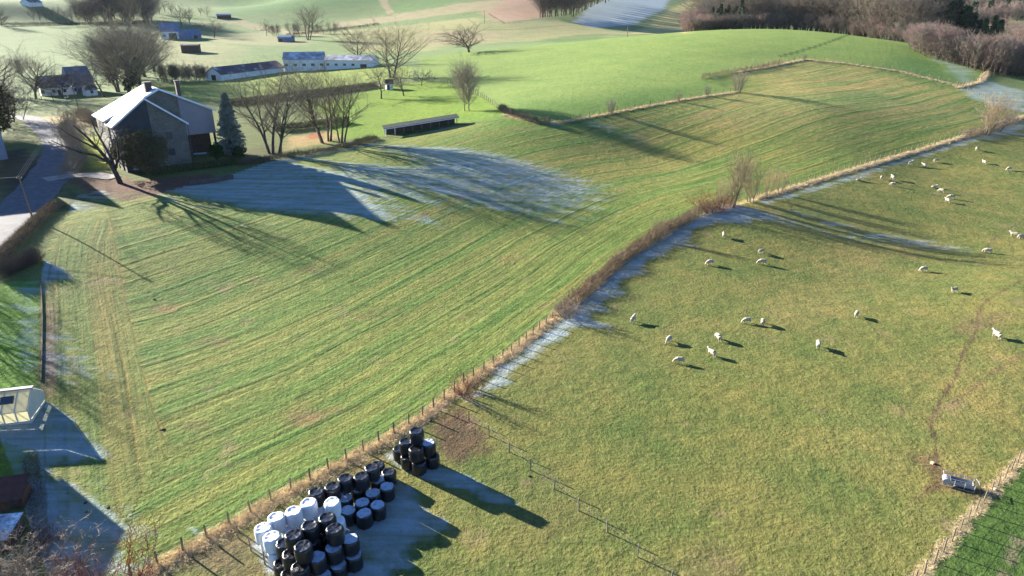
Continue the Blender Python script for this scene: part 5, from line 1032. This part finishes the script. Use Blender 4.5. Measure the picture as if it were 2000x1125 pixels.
SHEEP=[(1326,709,175,'graze','grazing sheep facing left, nearest to the camera'),(1390,695,120,'stand','sheep just right of and behind the nearest grazing sheep'),(1402,664,100,'graze','sheep seen end-on behind the two nearest sheep'),(1306,668,230,'graze','sheep left of the nearest pair, close to the frosty strip'),(1236,629,60,'stand','lone sheep at the left edge of the flock, by the frosty fence strip'),
(1458,631,185,'graze','left sheep of the close pair in the middle of the pasture'),(1489,634,70,'graze','right sheep of the close pair in the middle of the pasture'),(1597,679,250,'stand','sheep alone in the open centre of the pasture, lower one'),(1672,619,235,'stand','bright white sheep alone in the open centre of the pasture, upper one'),(1946,660,100,'stand','sheep beside the dark trodden patch at the right edge'),
(1863,571,200,'stand','sheep left of the bend of the thin mud path'),(1803,530,190,'graze','sheep at the tip of the long right tree shadow'),(1488,516,170,'graze','lower of two sheep between the tree shadows by the hedge'),(1486,495,30,'graze','upper of two sheep between the tree shadows by the hedge'),(1386,517,195,'graze','sheep standing on the frost edge below the hedge'),(1413,463,80,'stand','dark-nosed sheep inside the frosty hedge shadow'),
(1928,494,150,'graze','sheep on the right near the upper mud path'),(1980,463,140,'stand','left sheep of the pair at the far right edge'),(1992,466,20,'graze','right sheep of the pair at the far right edge'),(1857,388,160,'graze','right one of the two sheep at the lower end of the upper flock'),(1850,395,110,'stand','lowest sheep of the upper flock'),(1838,376,130,'graze','sheep with a long dark shadow in the middle of the upper flock'),(1824,367,10,'lie','resting sheep at the top left of the close upper group'),
(1744,363,150,'graze','front sheep of the three below the upper fence'),(1743,350,90,'stand','back sheep of the three below the upper fence'),(1721,350,60,'graze','left sheep of the three below the upper fence'),(1676,353,20,'lie','sheep lying on the frost edge of the upper fence'),(1778,322,30,'stand','left sheep of the two close to the upper fence'),(1804,326,110,'stand','right sheep of the two close to the upper fence'),(1827,317,20,'graze','sheep close to the upper fence with a long thin shadow'),
(1922,320,100,'stand','sheep alone high in the pasture right of the upper fence sheep'),(1970,333,190,'graze','sheep high in the pasture near the right edge'),(1907,294,60,'graze','farthest sheep, below the wispy shrub at the fence end')]
for n_,(px,py,a_,k,lb) in enumerate(SHEEP):
    p=at(px,py); o=link('sheep',SM[k],None,p,math.radians(a_)); s=.91+.03*((n_*7)%5-2); s*=1.0; o.scale=(s,s*1.05,s); tag(o,lb,'sheep','flock on the pasture')
# droppings and mole hills: small dark clods
for px,py,k,lb in ((301,585,.35,'dark molehill near the headland line of the hay field'),(318,839,.4,'dark molehill at the lower end of the headland line'),(167,982,.3,'upper dark clod on the frosty field corner'),(211,991,.3,'right dark clod on the frosty field corner'),(170,1000,.28,'lower dark clod on the frosty field corner'),(1034,930,.3,'small dark clod beside the thin yard fence'),(319,490,.25,'small dark clod in the upper hay field')):
    R=np.random.default_rng(int(px)); mb=MB(); vs=[];fs=[];kk=10
    for i,(r_,z) in enumerate(((1,-.05),(.8,.2),(.45,.4),(.05,.5))):
        for j in range(kk): a_=2*PI*j/kk; k_=k*.55; q=r_*R.uniform(.8,1.2); vs.append((q*math.cos(a_)*k_,q*math.sin(a_)*k_,z*k_))
    for i in range(3):
        for j in range(kk): fs.append((i*kk+j,i*kk+(j+1)%kk,(i+1)*kk+(j+1)%kk,(i+1)*kk+j))
    mb.add(vs,fs); o=mb.build('molehill',M['bark_dark'],None,at(px,py)); tag(o,lb,'molehill')

# ------------------------------------------------------------------ rime lies where buildings, trees and hedges kept the morning sun off the grass
bpy.context.view_layer.update()
R_=np.hypot(P[:,0],P[:,1]); azv=np.degrees(np.arctan2(P[:,0],P[:,1]))
cand=np.nonzero((R_>34)&(R_<285)&(np.abs(azv)<42)&((kind[:,0]+kind[:,1]>.4)|((reg==0)&(R_<200))|(reg==6)))[0]
cache={}; rs_=np.random.default_rng(3)
def cover(me):
    """points spread over a mesh, each standing for a bit of its area"""
    if me.name in cache: return cache[me.name]
    n=len(me.polygons); ar=np.empty(n,np.float32); c=np.empty(n*3,np.float32); nm=np.empty(n*3,np.float32)
    me.polygons.foreach_get('area',ar); me.polygons.foreach_get('center',c); me.polygons.foreach_get('normal',nm); c=c.reshape(-1,3); nm=nm.reshape(-1,3)
    big=np.nonzero(ar>.06)[0]; pts_=[c[ar<=.06]]; wts=[ar[ar<=.06]]; nrm=[nm[ar<=.06]]
    if len(big):
        co=np.empty(len(me.vertices)*3,np.float32); me.vertices.foreach_get('co',co); co=co.reshape(-1,3)
        for i in big:
            v=co[list(me.polygons[i].vertices)]; k=min(3000,int(ar[i]/.03)+2)
            for j in range(1,len(v)-1):
                e1,e2=v[j]-v[0],v[j+1]-v[0]; aj=.5*np.linalg.norm(np.cross(e1,e2)); kj=max(1,int(aj/.03)); q=rs_.random((kj,2)); s_=q.sum(1)>1; q[s_]=1-q[s_]
                pts_.append((v[0]+q[:,:1]*e1+q[:,1:]*e2).astype(np.float32)); wts.append(np.full(kj,aj/kj,np.float32)); nrm.append(np.tile(nm[i],(kj,1)))
    cache[me.name]=(np.concatenate(pts_),np.concatenate(wts),np.concatenate(nrm)); return cache[me.name]
CP_=[];CW=[];CN=[]
for o in scene.objects:
    if o.type!='MESH' or o.get('kind')=='structure' or (o.parent or o).get('category') in ('sheep','trough','pole','cable','lick block','molehill','frame'): continue
    mw=np.array(o.matrix_world); 
    if math.hypot(mw[0,3],mw[1,3])>300 or mw[1,3]<15: continue
    q,w_,n_=cover(o.data); s2=abs(np.linalg.det(mw[:3,:3]))**(2/3); CP_.append((q@mw[:3,:3].T+mw[:3,3]).astype(np.float32)); CW.append(w_*s2); nn_=n_@mw[:3,:3].T; CN.append((nn_/np.maximum(np.linalg.norm(nn_,axis=1,keepdims=True),1e-9)).astype(np.float32))
CP_=np.concatenate(CP_);CW=np.concatenate(CW);CN=np.concatenate(CN)
shade=np.zeros(len(P)); CELL=.3
for da,el,wt in ((1,14.7,.3),(4,13.8,.3),(8,12.7,.25),(13,11.4,.15)):
    aa=SUN_AZ+math.radians(da); ee=math.radians(el); d=np.array([-math.cos(aa)*math.cos(ee),-math.sin(aa)*math.cos(ee),math.sin(ee)])
    u_=np.array([-d[1],d[0],0])/math.hypot(d[0],d[1]); v_=np.cross(d,u_)
    a0,b0=-320,-320; n2=int(640/CELL)
    iu=((CP_@u_-a0)/CELL).astype(int); iv=((CP_@v_-b0)/CELL).astype(int); ok=(iu>=0)&(iu<n2)&(iv>=0)&(iv<n2)
    mp_=np.bincount(iu[ok]*n2+iv[ok],weights=(CW*np.abs(CN@d)*.5)[ok],minlength=n2*n2).reshape(n2,n2)
    op=(1-np.exp(-mp_/CELL**2*1.6))**1.4
    G=np.c_[P[cand],Z[cand]+.1]; iu=np.clip(((G@u_-a0)/CELL).astype(int),0,n2-1); iv=np.clip(((G@v_-b0)/CELL).astype(int)+1,0,n2-1)
    shade[cand]+=wt*op[iu,iv]
g=shade.reshape(nR,nA); k_=np.array([.25,.5,.25])
for _ in range(1): g=sum(np.roll(g,s,1)*w for s,w in zip((-1,0,1),k_))
g=sum(np.roll(g,s,0)*w for s,w in zip((-1,0,1),k_))
soft_=np.clip(g.ravel()*1.1,0,1)*np.where(reg==6,.8,np.where((reg==0)&(R_>78),.45,1))
fr=np.maximum(fr,soft_*.84)
for me,u in PIECES: me.attributes['rime'].data.foreach_set('value',fr[u].astype(np.float32)); me.update()

# ------------------------------------------------------------------ the frosty morning air
mb=MB(); mb.box((-1500,-1500,-14),(1500,1500,150)); hm,t,b=newmat('air'); t.nodes.remove(b); pv=N(t,'ShaderNodeVolumePrincipled'); pv.inputs['Density'].default_value=.00002; pv.inputs['Color'].default_value=(.86,.92,1,1); pv.inputs['Anisotropy'].default_value=.05
t.links.new(pv.outputs[0],t.nodes['Material Output'].inputs['Volume'])
o=mb.build('haze',hm); o['kind']='stuff'; o['label']='thin pale morning haze over the valley'
